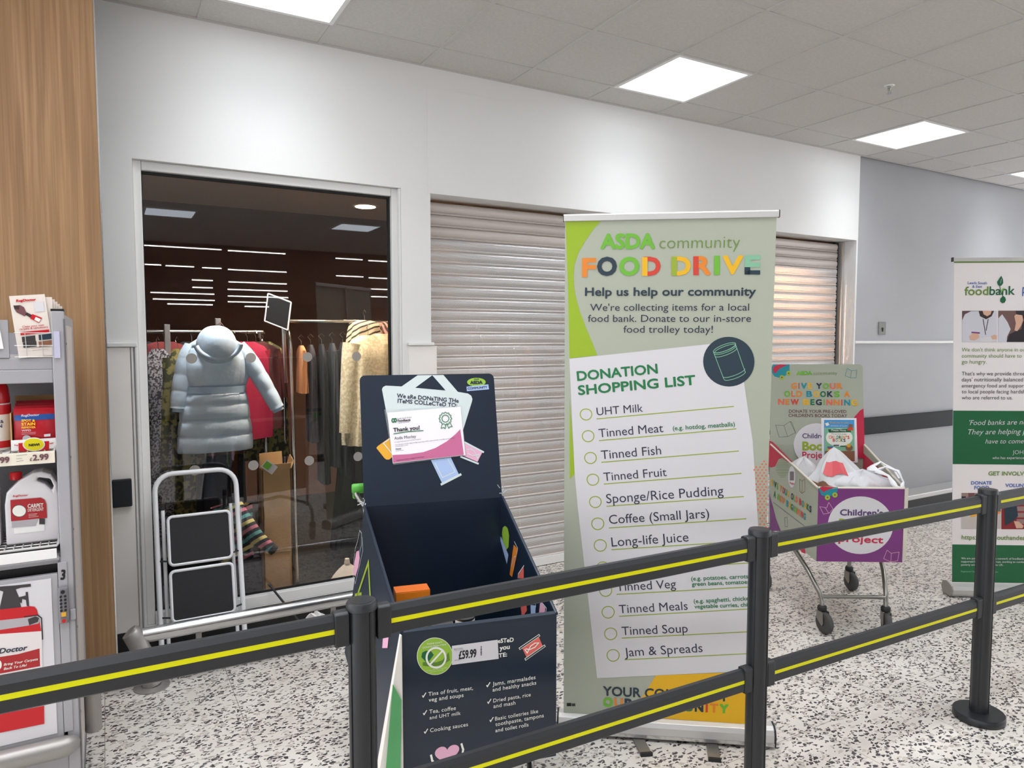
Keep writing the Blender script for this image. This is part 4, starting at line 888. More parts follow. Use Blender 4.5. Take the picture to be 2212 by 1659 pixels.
# right inner side
P = Print(fc.pright, kl)
P.p = Panel(fc.pright.O, fc.pright.U, (0, 0, 1)); P.p.N = -(fc.pright.U.cross(Vector((0, 0, 1))).normalized())
if P.p.N.dot(fc.a) > 0: P.p.N = -P.p.N
P.p.O = P.p.O + P.p.N * .0055
P.poly([(1552, 560), (1558, 510), (1580, 492), (1605, 515), (1618, 580), (1612, 690), (1590, 715), (1560, 640)], 'p_badge', 1).poly([(1530, 600), (1545, 592), (1612, 760), (1598, 845)], 'p_paleblue', 2)
_pp = P.p; P.build('logo_badge', fc.sides[1]); P = Print(_pp, kl)
P.poly([(1660, 665), (1695, 705), (1692, 745), (1645, 965), (1622, 940)], 'p_orange', 1).line([(1668, 640), (1698, 700), (1690, 748)], .004, 'p_tag', 2).line([(1640, 865), (1662, 780), (1678, 770), (1660, 890)], .003, 'p_tag', 2)
_pp = P.p; P.build('bottle_graphic', fc.sides[1]); P = Print(_pp, kl)
P.poly([(1752, 870), (1752, 975), (1702, 975), (1700, 945)], 'p_coral', 1).line([(1755, 858), (1702, 935), (1700, 970)], .004, 'p_tag', 2)
_pp = P.p; P.build('tin_graphic', fc.sides[1]); P = Print(_pp, kl)
P.poly([(1722, 1205), (1775, 1200), (1782, 1270), (1735, 1340)], 'p_coral', 1)
_pp = P.p; P.build('tin_graphic', fc.sides[1]); P = Print(_pp, kl)
P.poly([(1815, 1220), (1862, 1225), (1860, 1335), (1818, 1330)], 'p_paleblue', 1).line([(1812, 1195), (1862, 1205), (1865, 1235)], .004, 'p_tag', 2)
_pp = P.p; P.build('tin_graphic', fc.sides[1]); P = Print(_pp, kl)
P.poly([(1905, 1185), (1950, 1245), (1945, 1320), (1890, 1318)], 'p_pink', 1).line([(1902, 1175), (1962, 1250), (1955, 1310)], .004, 'p_tag', 2)
P.build('tin_graphic', fc.sides[1])
# loose cream and green flap at the front left corner
g = fc.g; wf2 = fc.wf / 2
mb = MB(); mb.mi(0).prism([g(-wf2 - .004, -.010, .738), g(-wf2 - .008, -.004, .738), g(-wf2 - .095, .03, .22), g(-wf2 - .088, -.006, .22)], fc.b * .003)
mb.mi(0).prism([g(-wf2 - .002, -.008, .735), g(-wf2 - .006, -.010, .735), g(-wf2 - .090, -.006, .22), g(-wf2 - .002, -.012, .22)], fc.b * .003)
mb.mi(1).prism([g(-wf2 - .006, -.0135, .55), g(-wf2 - .030, -.0125, .60), g(-wf2 - .064, -.0105, .22), g(-wf2 - .014, -.0135, .22)], fc.b * -.002)
mb.build('torn_flap', ['offwhite', mat('flap_green', (86, 160, 100), .5)], fc.t, bevel=.001)
# twisted wire ties at the corners
for sg in (-1, 1):
    c = g(sg * fc.wb / 2, fc.L + .01, .955); mb = MB()
    for k in range(5):
        v = Vector((random.uniform(-.03, .03), random.uniform(-.03, .02), random.uniform(.0, .045))); mb.tube([c, c + v * .5 + Vector((.004, 0, .004)), c + v], .0013, 5)
    mb.build('cable_tie', 'p_tag', fc.t)
# groceries inside
def tin(x, name, label, c, r, h, body, bandm, lidm='steel_dull'):
    t = thing(name, label, 'tin', c, 'groceries in the food trolley'); c = Vector(c)
    MB().lathe([(r, 0), (r + .001, .003), (r, .006), (r, h - .006), (r + .001, h - .003), (r, h)], c, 24).build('can', lidm, t, smooth=True)
    MB().lathe([(r + .0006, .008), (r + .0006, h - .008)], c, 24).build('label_band', body, t, smooth=True)
    MB().lathe([(r * .45, 0), (r * .5, .006), (r * .2, .012)], c + Vector((-.2, -.977, 0)) * (r - .004) + Vector((0, 0, h * .6)), 14, (-.2, -.977, 0)).build('label_motif', bandm, t)
zt_ = .43
fl = lambda u, t: g(u, t, fc.zb + .037 + (fc.zbb - fc.zb) * t / fc.L + .001)
mbx = MB(); c = fl(-.165, .26); mbx.box((c.x - .055, c.y - .03, c.z), (c.x + .055, c.y + .03, .772), -.215)
t = thing('grocery_carton', 'plain orange grocery carton standing inside the food trolley', 'carton', c)
mbx.build('carton_body', mat('carton_orange', (214, 120, 20), .4), t, bevel=.002)
MB().box((c.x - .0545, c.y - .0295, .7715), (c.x + .0545, c.y + .0295, .7735), -.215).build('top_flap', mat('carton_top', (196, 96, 24), .5), t)
tin(0, 'food_tin', 'yellow labelled tin with a red motif inside the food trolley', fl(-.10, .12), .038, .36, mat('lab_yellow', (238, 200, 40), .4), 'red_gloss')
tin(0, 'food_tin', 'white and yellow tin beside the red motif tin', fl(-.175, .125), .034, .345, 'white', 'p_yellow')
tin(0, 'food_tin', 'pale tin at the inner end of the grocery row', fl(-.02, .13), .030, .365, 'white', 'p_paleblue')

# ---- book trolley prints
k6 = crop(1640, 760, 5.183); kb = crop(1640, 1020, 4.367)
def emblem(P, pts_body, pts_red, wheels, r):
    P.poly(pts_body, 'p_teal', 1).poly(pts_red, 'p_cherry', 2)
    for wx, wy in wheels: P.disc((wx, wy), r, r, 'p_badge', 3, 16).disc((wx, wy), r * .36, r * .36, 'p_cherry', 4, 10)
P = Print(bc.pback, k6)
emblem(P, [(140, 170), (160, 142), (338, 140), (340, 215), (290, 270), (230, 290), (170, 275), (140, 230)], [(150, 200), (170, 160), (230, 140), (318, 145), (230, 185), (175, 245)], ((253, 287), (328, 240)), 27)
P.build('vehicle_emblem', bc.back); P = Print(bc.pback, k6)
P.text('ASDA', (415, 262), (592, 260), 'p_leaf', .06, h=48).text('community', (608, 260), (872, 256), 'p_grass', -.01)
bk = lambda P, pts, m: P.line(pts, .0022, m, 2, True)
P.build('logo_lettering', bc.back); P = Print(bc.pback, k6)
P.line([(985, 185), (1032, 212), (1092, 205), (1085, 290), (1022, 292), (962, 268), (985, 185)], .0022, 'p_teal').line([(1032, 212), (1022, 292)], .0022, 'p_teal')
P.build('book_outline', bc.back); P = Print(bc.pback, k6)
P.line([(182, 820), (275, 825), (345, 780), (405, 905), (318, 950), (222, 955), (182, 820)], .0022, 'p_grey').line([(275, 825), (318, 950)], .0022, 'p_grey').line([(345, 780), (365, 790), (408, 910)], .0022, 'p_grey')
cols = ['p_orange', 'p_yellow', 'p_leaf', 'p_red', 'p_green', 'p_dot', 'p_teal', 'p_navy']
def rainbow(P, s, p0, p1, h, off=0):
    n = len(s); vsum = [ (.35 if ch in 'I ' else (.55 if ch in "LE'" else (.95 if ch in 'MW' else .75))) for ch in s]; tot = sum(vsum); x = 0
    for i, ch in enumerate(s):
        f0 = (x + .06) / tot; f1 = (x + vsum[i] - .06) / tot; x += vsum[i]
        if ch == ' ': continue
        if ch == 'I': f0 += .06 / tot; f1 -= .06 / tot
        L = lambda f: (p0[0] + (p1[0] - p0[0]) * f, p0[1] + (p1[1] - p0[1]) * f)
        P.text(ch, L(f0), L(f1), cols[(i * 3 + off) % len(cols)], .04, h=h)
P.build('book_outline', bc.back); P = Print(bc.pback, k6)
rainbow(P, 'GIVE YOUR', (350, 414), (938, 416), 66); rainbow(P, 'OLD BOOKS A', (275, 503), (1020, 508), 66, 2); rainbow(P, 'NEW BEGINNING', (205, 592), (1105, 602), 66, 5)
P.text('DONATE YOUR PRE-LOVED', (331, 682), (975, 686), 'p_claret', .01).text("CHILDREN'S BOOKS TODAY", (327, 728), (984, 733), 'p_claret', .01)
P.build('headline_lettering', bc.back)
P = Print(bc.pback, k6)
P.poly([(1168, 635), (1130, 655), (1060, 735), (1080, 800), (1095, 1180), (1180, 1200), (1176, 900)], 'p_cherry', 1)
P.build('red_swoosh', bc.back); P = Print(bc.pback, k6)
P.disc((640, 1040), 255, 240, 'p_white', 1, 36)
P.text('Children', (482, 968), (760, 968), 'p_violet', .02).text('Book', (482, 1105), (800, 1105), 'p_line', .045).text('Project', (482, 1190), (790, 1190), 'p_cherry', .02)
P.build('project_emblem', bc.back)
# poster on the header board
q = [bc.pback.uv(k6(*p)) for p in ((700, 1240), (1100, 1240), (1085, 742), (690, 742))]
mb = MB(); mb.prism([bc.pback.w(p.x, p.y, 8) for p in q], bc.pback.N * .001); pos = mb.build('notice', 'paper', bc.t, None)
pc = Panel(bc.pback.O, bc.pback.U, bc.pback.V); pc.O = bc.pback.w(0, 0, 8) + pc.N * .0012
P = Print(pc, k6)
P.rect(726, 762, 1064, 1225, 'p_sky', 1).rect(730, 850, 1066, 1225, 'p_mint', 2).disc((895, 960), 150, 100, 'p_cream', 3).rect(735, 1110, 1068, 1225, 'p_brown', 3)
P.poly([(770, 868), (1010, 862), (1030, 900), (780, 905)], 'p_dgreen', 4)
P.text('Thank you for your', (785, 800), (1000, 803), 'p_amber', .02, lay=6).text('donation of books', (798, 835), (985, 838), 'p_white', .01, lay=6).text('Please Note', (805, 888), (970, 890), 'p_white', .02, lay=6).text('We can only accept', (803, 925), (975, 928), 'p_navy', lay=6)
rainbow(P, "CHILDREN'S", (775, 972), (1012, 976), 36); rainbow(P, 'BOOKS', (820, 1007), (968, 1009), 36, 3)
for i, (x, y, m) in enumerate(((760, 1060, 'p_blue'), (770, 1075, 'p_red'), (760, 1090, 'p_yellow'), (830, 1040, 'p_violet'), (905, 1050, 'p_dgreen'))): P.rect(x, y, x + 62, y + 13, m, 6)
P.disc((1005, 1075), 40, 34, 'p_brown', 6).disc((1000, 1050), 22, 20, 'p_amber', 7).rect(1000, 810, 1044, 850, 'p_brown', 5).rect(985, 850, 1050, 880, 'p_red', 5).poly([(735, 800), (770, 790), (785, 820), (750, 832)], 'p_cream', 5)
P.build('notice_print', pos)
# left side of the book box
P = Print(bc.pleft, k6)
P.poly([(108, 990), (155, 1010), (380, 1235), (330, 1240), (260, 1190), (220, 1200), (180, 1280), (140, 1295), (100, 1285)], 'p_cherry', 1)
for k in range(12):
    y = 1205 + k * 18; hw = 75 * math.sin(PI * (k + 1.5) / 14); P.line([(265 - hw, y), (265 + hw, y)], .002, 'p_grass', 2)
P.disc((368, 1400), 40, 122, 'p_white', 2, 24).rect(345, 1340, 392, 1440, 'p_grey', 3)
P.text('Project', (345, 1480), (395, 1490), 'p_cherry', .02)
P.line([(455, 1425), (483, 1445), (512, 1425), (512, 1560), (483, 1585), (455, 1560), (455, 1425)], .003, 'p_brown').line([(483, 1445), (483, 1585)], .003, 'p_brown')
P.c = kb
rainbow(P, 'GIVE YOUR OLD BOOKS', (105, 115), (495, 385), 62, 1); rainbow(P, 'A NEW BEGINNING', (135, 230), (440, 455), 62, 4)
P.line([(135, 285), (430, 510)], .004, 'p_grey', 2)
P.poly([(97, 200), (130, 320), (160, 440), (205, 555), (105, 555)], 'p_purple', 1).poly([(370, 690), (430, 705), (440, 770), (400, 755)], 'p_cherry', 1)
P.line([(240, 430), (265, 425), (270, 515), (245, 510), (240, 430)], .003, 'p_grey')
P.build('side_print', bc.sides[0])
# purple front
P = Print(bc.pfront, kb); f = bc.pfront; Hf = bc.zf - bc.zb
P.polyuv([(0, 0), (bc.wf, 0), (bc.wf, Hf), (0, Hf)], 'p_purple', 0)
P.build('purple_sheet', bc.front)
P = Print(bc.pfront, kb)
emblem(P, [(562, 160), (575, 138), (742, 142), (735, 185), (690, 220), (630, 232), (585, 215)], [(572, 150), (590, 134), (720, 140), (650, 165), (600, 190)], ((643, 238), (713, 214)), 25)
P.build('vehicle_emblem', bc.front); P = Print(bc.pfront, kb)
P.disc((955, 500), 308, 272, 'p_white', 1, 44)
P.text("Children's", (760, 408), (1165, 412), 'p_violet', .035, h=62).text('BOOK', (745, 545), (1165, 560), 'p_line', .06, h=110).text('project', (745, 655), (1168, 672), 'p_cherry', .035, h=62)
P.build('project_emblem', bc.front); P = Print(bc.pfront, kb)
P.line([(570, 325), (635, 335), (655, 285), (695, 345), (660, 385), (605, 395), (570, 325)], .0022, 'p_pink').line([(620, 335), (655, 385)], .0022, 'p_pink')
P.build('book_outline', bc.front); P = Print(bc.pfront, kb)
P.line([(1205, 735), (1245, 765), (1318, 752), (1305, 835), (1240, 845), (1172, 815), (1205, 735)], .0022, 'p_pink').line([(1245, 765), (1240, 845)], .0022, 'p_pink')
P.build('book_outline', bc.front)
mb = MB(); mb.prism([bc.g(bc.wf / 2 - .001, -.004, bc.zb + .01), bc.g(bc.wf / 2 + .02, .002, bc.zb + .02), bc.g(bc.wf / 2 + .02, .002, bc.zf + .006), bc.g(bc.wf / 2 - .001, -.004, bc.zf)], bc.b * .006); mb.build('corner_flap', 'card_edge', bc.t)
mb = MB(); mb.prism([bc.g(bc.wf / 2 - .008, .006, bc.zb + .05), bc.g(bc.wb / 2 - .008, bc.L - .01, bc.zbb + .05), bc.g(bc.wb / 2 - .008, bc.L - .01, bc.zs - .05), bc.g(bc.wf / 2 - .008, .006, bc.zf - .004)], bc.a * .002); mb.build('inner_lining', 'p_cherry', bc.t)
# books and carrier bags in the trolley
g = bc.g
zb_ = lambda t: bc.zb + .037 + (bc.zbb - bc.zb) * t / bc.L + .002
def book(u, t, z0, w_, d_, h_, rot, label, cover):
    c = g(u, t, z0); t_ = thing('book', label, 'book', c, 'books in the book trolley'); R = -.561 + rot
    MB().box((c.x - w_ / 2, c.y - d_ / 2, z0), (c.x + w_ / 2, c.y + d_ / 2, z0 + .004), R, c).build('cover', cover, t_)
    MB().box((c.x - w_ / 2 + .004, c.y - d_ / 2 + .003, z0 + .004), (c.x + w_ / 2 - .004, c.y + d_ / 2 - .003, z0 + h_ - .004), R, c).build('pages', 'card_edge', t_)
    MB().box((c.x - w_ / 2, c.y - d_ / 2, z0 + h_ - .004), (c.x + w_ / 2, c.y + d_ / 2, z0 + h_), R, c).build('cover', cover, t_)
    MB().box((c.x - w_ / 2 - .002, c.y - d_ / 2, z0), (c.x - w_ / 2 + .002, c.y + d_ / 2, z0 + h_), R, c).build('spine', cover, t_)
z = zb_(.25)
ks = [('p_brown', .07, 'thick brown book at the bottom of the bagged stack'), ('fab_tan', .07, 'tan book second from the bottom of the stack'), ('p_charcoal', .06, 'dark book under the grey book in the stack'), ('p_photo', .05, 'grey book below the blue top book'), ('p_blue', .028, 'blue book on top of the stack under the carrier bag')]
for cv, hh, lb in ks:
    book(.03 + random.uniform(-.01, .01), .15, z, .28, .22, hh, random.uniform(-.05, .05), lb, cv); z += hh + .001
z2 = zb_(.42)
for cv, hh, lb in (('p_cream', .09, 'cream book at the back left of the book trolley'), ('p_yellow', .08, 'yellow book leaning at the back left of the trolley'), ('p_brown', .08, 'brown book on the back left pile of the trolley')):
    book(-.08, .46, z2, .22, .18, hh, .1, lb, cv); z2 += hh + .001
# carrier bag: peaked crumpled film draped over the stack
t = thing('carrier_bag', 'white plastic carrier bag with red print on the book pile', 'plastic bag', g(.04, .22, .80))
def bagf(u, v):
    q = 2 * PI * u; r = .9 + .1 * math.sin(5 * q + 3 * v) + .06 * math.sin(11 * q)
    rad = (1 - v) ** .75; x = -.02 + .17 * rad * r * math.cos(q) - .03 * v; y = .22 + .13 * rad * r * math.sin(q) + .02 * v
    z = .79 + .185 * v ** 1.15 + .012 * math.sin(7 * q + 4 * v) * (1 - v)
    return g(x, y, z)
MB().grid(bagf, 40, 12, True).build('bag_body', 'bag_film', t, smooth=True)
def bag2(u, v):
    q = 2 * PI * u; r = .92 + .08 * math.sin(6 * q + v) + .05 * math.sin(13 * q); rad = (1 - v ** 2.2)
    return g(.07 + .17 * rad * r * math.cos(q), .15 + .115 * rad * r * math.sin(q), .775 + .085 * v + .010 * math.sin(9 * q + 5 * v))
MB().grid(bag2, 40, 10, True).build('bag_film_fold', 'bag_film', t, smooth=True)
for pts in ([(.13, .14, .86), (.17, .10, .89), (.215, .06, .875), (.235, .04, .82), (.215, .02, .79), (.185, .02, .80), (.165, .06, .85), (.13, .12, .865)], [(.12, .2, .86), (.19, .2, .90), (.25, .17, .86), (.262, .14, .82)]):
    mb = MB(); sm = []
    P3 = [g(*p) for p in pts]
    for i in range(len(P3) - 1):
        for f_ in (0, .33, .66): sm.append(P3[i].lerp(P3[i + 1], f_))
    sm.append(P3[-1]); mb.tube(sm, [.011 + .004 * math.sin(i * 1.3) for i in range(len(sm))], 8, flat=.55); mb.build('bag_handle', mat('bag_white', (240, 240, 242), .35), t, smooth=True)
mb = MB().lathe([(.0, 0), (.022, .004), (.03, .02), (.018, .035), (.004, .045)], g(.125, .15, .845), 14); mb.build('bag_knot', 'bag_white', t, smooth=True)
rp = [bagf(.60 + .17 * i / 5, .28) for i in range(6)] + [bagf(.77 - .17 * i / 5, .62) for i in range(6)]
cen = g(-.02, .2, .8); rp = [p + (p - cen).normalized() * .006 for p in rp]
MB().add(rp, [[0, 1, 10, 11], [1, 2, 9, 10], [2, 3, 8, 9], [3, 4, 7, 8], [4, 5, 6, 7]]).build('red_print', mat('bag_red', (222, 84, 92), .4), t, solid=.0008)
t = thing('carrier_bag', 'thin clear carrier bag slumped at the back left of the book trolley', 'plastic bag', g(-.14, .4, .8))
def bag3(u, v):
    q = 2 * PI * u; r = .9 + .12 * math.sin(5 * q + 2 * v); rad = (1 - v ** 2)
    return g(-.14 + .10 * rad * r * math.cos(q), .44 + .11 * rad * r * math.sin(q), .77 + .11 * v + .01 * math.sin(8 * q))
MB().grid(bag3, 32, 8, True).build('bag_body', 'bag_film', t, smooth=True)

# ================================================================== carpet cleaner rental stand
KY = 2.70; KX = -.112; KL = -.74; KB = 3.42
t = kio = thing('rental_stand', 'grey carpet cleaner rental stand with poster door and keypad lock', 'rental stand', (-.42, 3.05, 0))
# carcass: right side, left side, back, floor, mid shelf, header
MB().box((KX - .012, KY + .035, .06), (KX, KB, 1.655)).build('side_panel', 'kiosk_grey', t, bevel=.002)
MB().box((KL, KY + .035, .06), (KL + .012, KB, 1.655)).build('side_panel', 'kiosk_grey', t, bevel=.002)
MB().box((KL + .012, KB - .012, .06), (KX - .012, KB, 1.60)).build('back_panel', 'kiosk_grey', t)
MB().box((KL + .012, 3.02, .862), (KX - .012, 3.03, 1.478)).build('inner_back', 'kiosk_grey', t)
MB().box((KX - .036, KY, .06), (KX, KY + .04, 1.665)).build('corner_post', 'kiosk_grey', t, bevel=.003)
MB().box((KL, KY, .06), (KL + .036, KY + .04, 1.665)).build('corner_post', 'kiosk_grey', t, bevel=.003)
MB().box((KX - .036, KY + .002, 1.664), (KX, KY + .04, 1.672)).build('post_cap', 'black', t)
MB().box((KL, KY + .01, 0), (KX, KB, .06)).build('plinth', 'kiosk_dark', t)
MB().box((KL + .036, KY + .012, 1.478), (KX - .036, KB - .012, 1.516)).build('top_shelf', 'kiosk_grey', t, bevel=.003)
MB().box((KL + .036, KY + .01, 1.435), (KX - .036, KY + .03, 1.478)).build('shelf_fascia', 'kiosk_grey', t, bevel=.003)
MB().box((KL + .036, KY + .02, .842), (KX - .002, KB - .012, .862)).build('middle_shelf', 'kiosk_grey', t, bevel=.002)
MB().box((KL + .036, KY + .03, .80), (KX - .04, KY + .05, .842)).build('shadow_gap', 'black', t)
MB().box((KX + .0005, KY + .05, .15), (KX + .0035, KY + .46, 1.62)).build('side_poster', mat('side_poster', (206, 196, 190), .4), t)
MB().box((KX - .002, KY - .002, .06), (KX + .002, KY + .006, 1.64)).build('edge_seam', 'kiosk_dark', t)
for z in (1.56, 1.19, .95, .62, .33): MB().lathe([(.004, 0), (.004, .004)], (KX, KY + .02, z), 10, (1, 0, 0)).build('bolt', 'steel_dull', t)
# wire shelves
for z, y0, y1 in ((1.212, 2.715, 2.97), (.905, 2.715, 3.0)):
    mb = MB()
    for k in range(9):
        y = y0 + (y1 - y0) * k / 8; mb.tube([(KL + .04, y, z), (KX - .04, y, z)], .0028, 6)
    for k in range(24):
        x = KL + .045 + (KX - KL - .09) * k / 23; mb.tube([(x, y0, z + .004), (x, y1, z + .004)], .0022, 6)
    mb.tube([(KL + .04, y0 - .004, z - .002), (KX - .045, y0 - .004, z - .002), (KX - .040, y0 - .002, z + .006), (KX - .040, y0 + .06, z + .03), (KX - .040, y1, z + .03)], .0042, 8)
    mb.build('wire_shelf', 'alu_satin', t)
# price strips
p1 = Panel((KL, KY - .006, 0), (1, 0, 0), (0, 0, 1)); kk = crop(0, 980, 4.147); k1 = crop(0, 600, 4.147); k3 = crop(0, 1300, 4.62)
st = MB().box((KL + .05, KY - .005, 1.178), (KX - .04, KY + .004, 1.216)).build('price_strip', mat('strip_cream', (236, 226, 208), .4), t, bevel=.001)
P = Print(p1, kk); P.text('£', (267, 66), (288, 65), 'p_claret', .03, h=30).text('2.99', (295, 64), (437, 53), 'p_claret', .04, h=55).text('99', (0, 86), (86, 80), 'p_claret', .04, h=55).text('9', (-60, 88), (-10, 87), 'p_claret', .04, h=55)
P.line([(147, 18), (240, 8)], .0012, 'p_grey').line([(147, 46), (195, 42)], .0012, 'p_grey').line([(147, 70), (210, 62)], .0012, 'p_grey')
P.build('price_print', st)
MB().box((KL + .05, KY - .012, .868), (KX - .045, KY - .008, .900)).build('blank_strip', 'white', t, bevel=.001)
MB().box((KL + .05, KY - .010, .862), (KX - .040, KY + .012, .869)).build('strip_holder', 'kiosk_grey', t)
MB().box((KL + .036, KY + .004, .06), (KX - .036, KY + .016, .258)).build('lower_panel', 'kiosk_grey', t, bevel=.002)
# door with poster
dx1 = -.158
door = MB().box((KL + .04, KY - .004, .262), (dx1, KY + .016, .815)).build('door', 'kiosk_grey', t, bevel=.002)
MB().box((KL + .06, KY - .0065, .285), (-.176, KY - .004, .802)).build('door_poster', 'p_white', door)
MB().box((dx1, KY - .001, .262), (dx1 + .003, KY + .012, .815)).build('door_gap', 'black', t)
pd = Panel((KL, KY - .0065, 0), (1, 0, 0), (0, 0, 1))
P = Print(pd, kk)
X = 'p_charcoal'
P.poly([(-120, 1205), (0, 1190), (60, 1185), (130, 1180), (275, 1165), (278, 1190), (190, 1200), (140, 1215), (165, 1270), (190, 1375), (190, 1660), (-10, 1660), (0, 1370), (30, 1235), (0, 1225), (-120, 1235)], X, 1)
P.poly([(170, 1285), (230, 1270), (230, 1238), (250, 1238), (262, 1370), (240, 1362), (232, 1310), (200, 1300), (195, 1340), (178, 1330)], X, 1)
P.poly([(-150, 1420), (0, 1395), (270, 1365), (310, 1370), (330, 1395), (345, 1450), (370, 1590), (0, 1660), (-150, 1690)], 'p_crimson', 2)
P.poly([(-150, 1508), (240, 1465), (340, 1448), (360, 1490), (345, 1520), (245, 1540), (-150, 1600)], 'p_photo', 3).poly([(250, 1480), (320, 1455), (350, 1470), (340, 1505), (262, 1535)], X, 4)
P.line([(220, 1460), (340, 1445), (372, 1470), (382, 1660)], .003, 'p_black', 4)
P.build('machine_picture', door); P = Print(pd, k3)
P.poly([(-200, 345), (0, 320), (415, 290), (428, 700), (430, 700), (-200, 760)], mat('p_machine', (226, 218, 216), .45), 3)
P.text('RugDoctor', (-155, 535), (275, 478), 'p_ink', .035, h=52, shear=.2, lay=6)
P.poly([(-200, 600), (0, 548), (180, 520), (395, 463), (400, 640), (0, 715), (-200, 750)], mat('p_cherryred', (170, 34, 40), .4), 4)
P.text('Bring Your Carpets', (38, 636), (380, 578), 'p_cream', .02, shear=.25, lay=6).text('Back To Life!', (38, 678), (270, 638), 'p_cream', .02, shear=.25, lay=6)
P.disc((-8, 625), 26, 45, 'p_cream', 5)
P.poly([(-200, 1180), (0, 1120), (440, 1035), (442, 1215), (0, 1305), (-200, 1345)], 'p_crimson', 3)
P.build('poster_print', door)
# number plate, keypad lock, hasp, bumpers
mb = MB().box((-.153, KY - .003, .787), (-.135, KY + .003, .832)); npl = mb.build('number_plate', 'white', t)
pn = Panel((KL, KY - .003, 0), (1, 0, 0), (0, 0, 1)); P = Print(pn, kk); P.text('3', (540, 1130), (582, 1128), 'p_black', .05, h=92); P.build('plate_print', npl)
MB().box((-.157, KY - .004, .28), (-.131, KY + .02, .85)).build('lock_stile', 'kiosk_grey', t, bevel=.002)
lk = MB().box((-.159, KY - .022, .650), (-.129, KY - .004, .772)).build('keypad_lock', mat('lock_grey', (126, 124, 128), .4, .3), t, bevel=.006)
for r in range(5):
    for c in (-.1505, -.1385): MB().lathe([(.0038, 0), (.0038, .002)], (c, KY - .0245, .742 - r * .0115), 12, (0, 1, 0)).build('key', 'black', lk)
MB().lathe([(.006, 0), (.006, .002)], (-.1445, KY - .0245, .757), 14, (0, 1, 0)).build('key', 'black', lk)
MB().box((-.151, KY - .024, .676), (-.138, KY - .021, .690)).build('lock_sticker', 'p_amber', lk)
MB().lathe([(.009, 0), (.008, .004)], (-.1445, KY - .0255, .662), 16, (0, 1, 0)).build('lock_knob', 'steel_dull', lk)
MB().lathe([(.006, 0), (.006, .002)], (-.1445, KY - .0268, .662), 16, (0, 1, 0)).build('lock_light', 'p_crimson', lk)
MB().box((-.128, KY - .008, .655), (-.112, KY + .0, .690)).build('hasp', 'kiosk_grey', t, bevel=.002)
MB().tube([(KL + .03, KY - .025, .243), (-.17, KY - .025, .243), (-.148, KY - .022, .243), (-.136, KY - .012, .243), (-.131, KY + .0, .243)], [.034, .034, .033, .028, .02], 16).build('bumper_tube', 'tube_grey', t, smooth=True)
MB().tube([(KX + .03, 3.0, .12), (KX + .03, 3.0, .30)], .028, 14).build('side_bumper', 'tube_grey', t, smooth=True)
MB().box((KX - .030, KY - .005, 1.515), (KX - .014, KY + .0, 1.60)).build('ticket_holder', mat('clear_ticket', (196, 194, 214), .2), t)
# ---- goods on the stand
def jug(x, label):
    t = thing('detergent_jug', label, 'jug', (x, 2.80, .912), 'white jugs on the lower wire shelf'); z0 = .912; w2 = .074; d2 = .045
    y0 = 2.80
    prof = [(-w2, 0), (w2, 0), (w2, .15), (w2 - .004, .19), (w2 - .02, .22), (w2 - .045, .232), (w2 - .07, .228), (-.035, .205), (-w2 + .006, .17), (-w2, .13)]
    hole = [(.052, .205), (.018, .213), (.012, .203), (.036, .188), (.055, .165), (.060, .180)]
    # body with a handle opening: outer outline, handle hole bridged
    mb = MB(); outer = [(x + u, z0 + v) for u, v in prof]; hl = [(x + u, z0 + v) for u, v in hole]
    bm = bmesh.new(); ov = [bm.verts.new((u, 0, v)) for u, v in outer]; hv = [bm.verts.new((u, 0, v)) for u, v in hl]
    oe = [bm.edges.new((ov[i], ov[(i + 1) % len(ov)])) for i in range(len(ov))]; he = [bm.edges.new((hv[i], hv[(i + 1) % len(hv)])) for i in range(len(hv))]
    bmesh.ops.triangle_fill(bm, use_beauty=True, edges=oe + he)
    bm.verts.ensure_lookup_table(); bm.verts.index_update()
    V = [v.co.copy() for v in bm.verts]; F = [[v.index for v in f.verts] for f in bm.faces]; n = len(V)
    mb.add([(p.x, y0 - d2, p.z) for p in V] + [(p.x, y0 + d2, p.z) for p in V], F + [[n + i for i in f[::-1]] for f in F])
    no = len(outer); nh = len(hl)
    mb.f += [[i, (i + 1) % no, n + (i + 1) % no, n + i] for i in range(no)] + [[no + i, no + (i + 1) % nh, n + no + (i + 1) % nh, n + no + i] for i in range(nh)]; mb.m += [0] * (no + nh); bm.free()
    mb.build('jug_body', mat('jug_plastic', (222, 218, 220), .4), t, bevel=.012, segs=3, smooth=False)
    MB().lathe([(.017, 0), (.017, .022), (.015, .024)], (x - .045, y0, z0 + .205), 20).build('screw_cap', 'red_gloss', t, smooth=True)
    MB().box((x - .052, y0 - d2 - .0012, z0 + .035), (x + .030, y0 - d2, z0 + .118)).build('jug_label', 'white', t)
    return t, x, y0 - d2 - .0013, z0
tj, jx, jy, jz = jug(-.222, 'white detergent jug with red carpet label on the wire shelf')
pj = Panel((KL, jy, 0), (1, 0, 0), (0, 0, 1)); P = Print(pj, kk)
P.text('RugDoctor', (115, 388), (252, 378), 'p_crimson', .03, shear=.2)
P.poly([(93, 415), (365, 393), (400, 412), (415, 450), (422, 575), (100, 605)], 'p_cherryred', 1).text('CARPET', (248, 486), (388, 478), 'p_cream', .03, h=36, lay=4).text('DETERGENT', (250, 518), (392, 508), 'p_cream', .01, h=26, lay=4)
P.disc((172, 512), 67, 57, 'p_claret', 2).disc((172, 512), 60, 50, 'p_cream', 3).poly([(105, 607), (345, 580), (320, 645), (108, 663)], 'p_photo', 2).rect(352, 580, 402, 632, 'p_charcoal', 2).line([(258, 542), (332, 536)], .001, 'p_cream', 4).line([(258, 555), (325, 549)], .001, 'p_cream', 4).line([(258, 569), (345, 560)], .001, 'p_cream', 4)
P.build('label_print', tj)
jug(-.385, 'white detergent jug cut by the left picture edge')
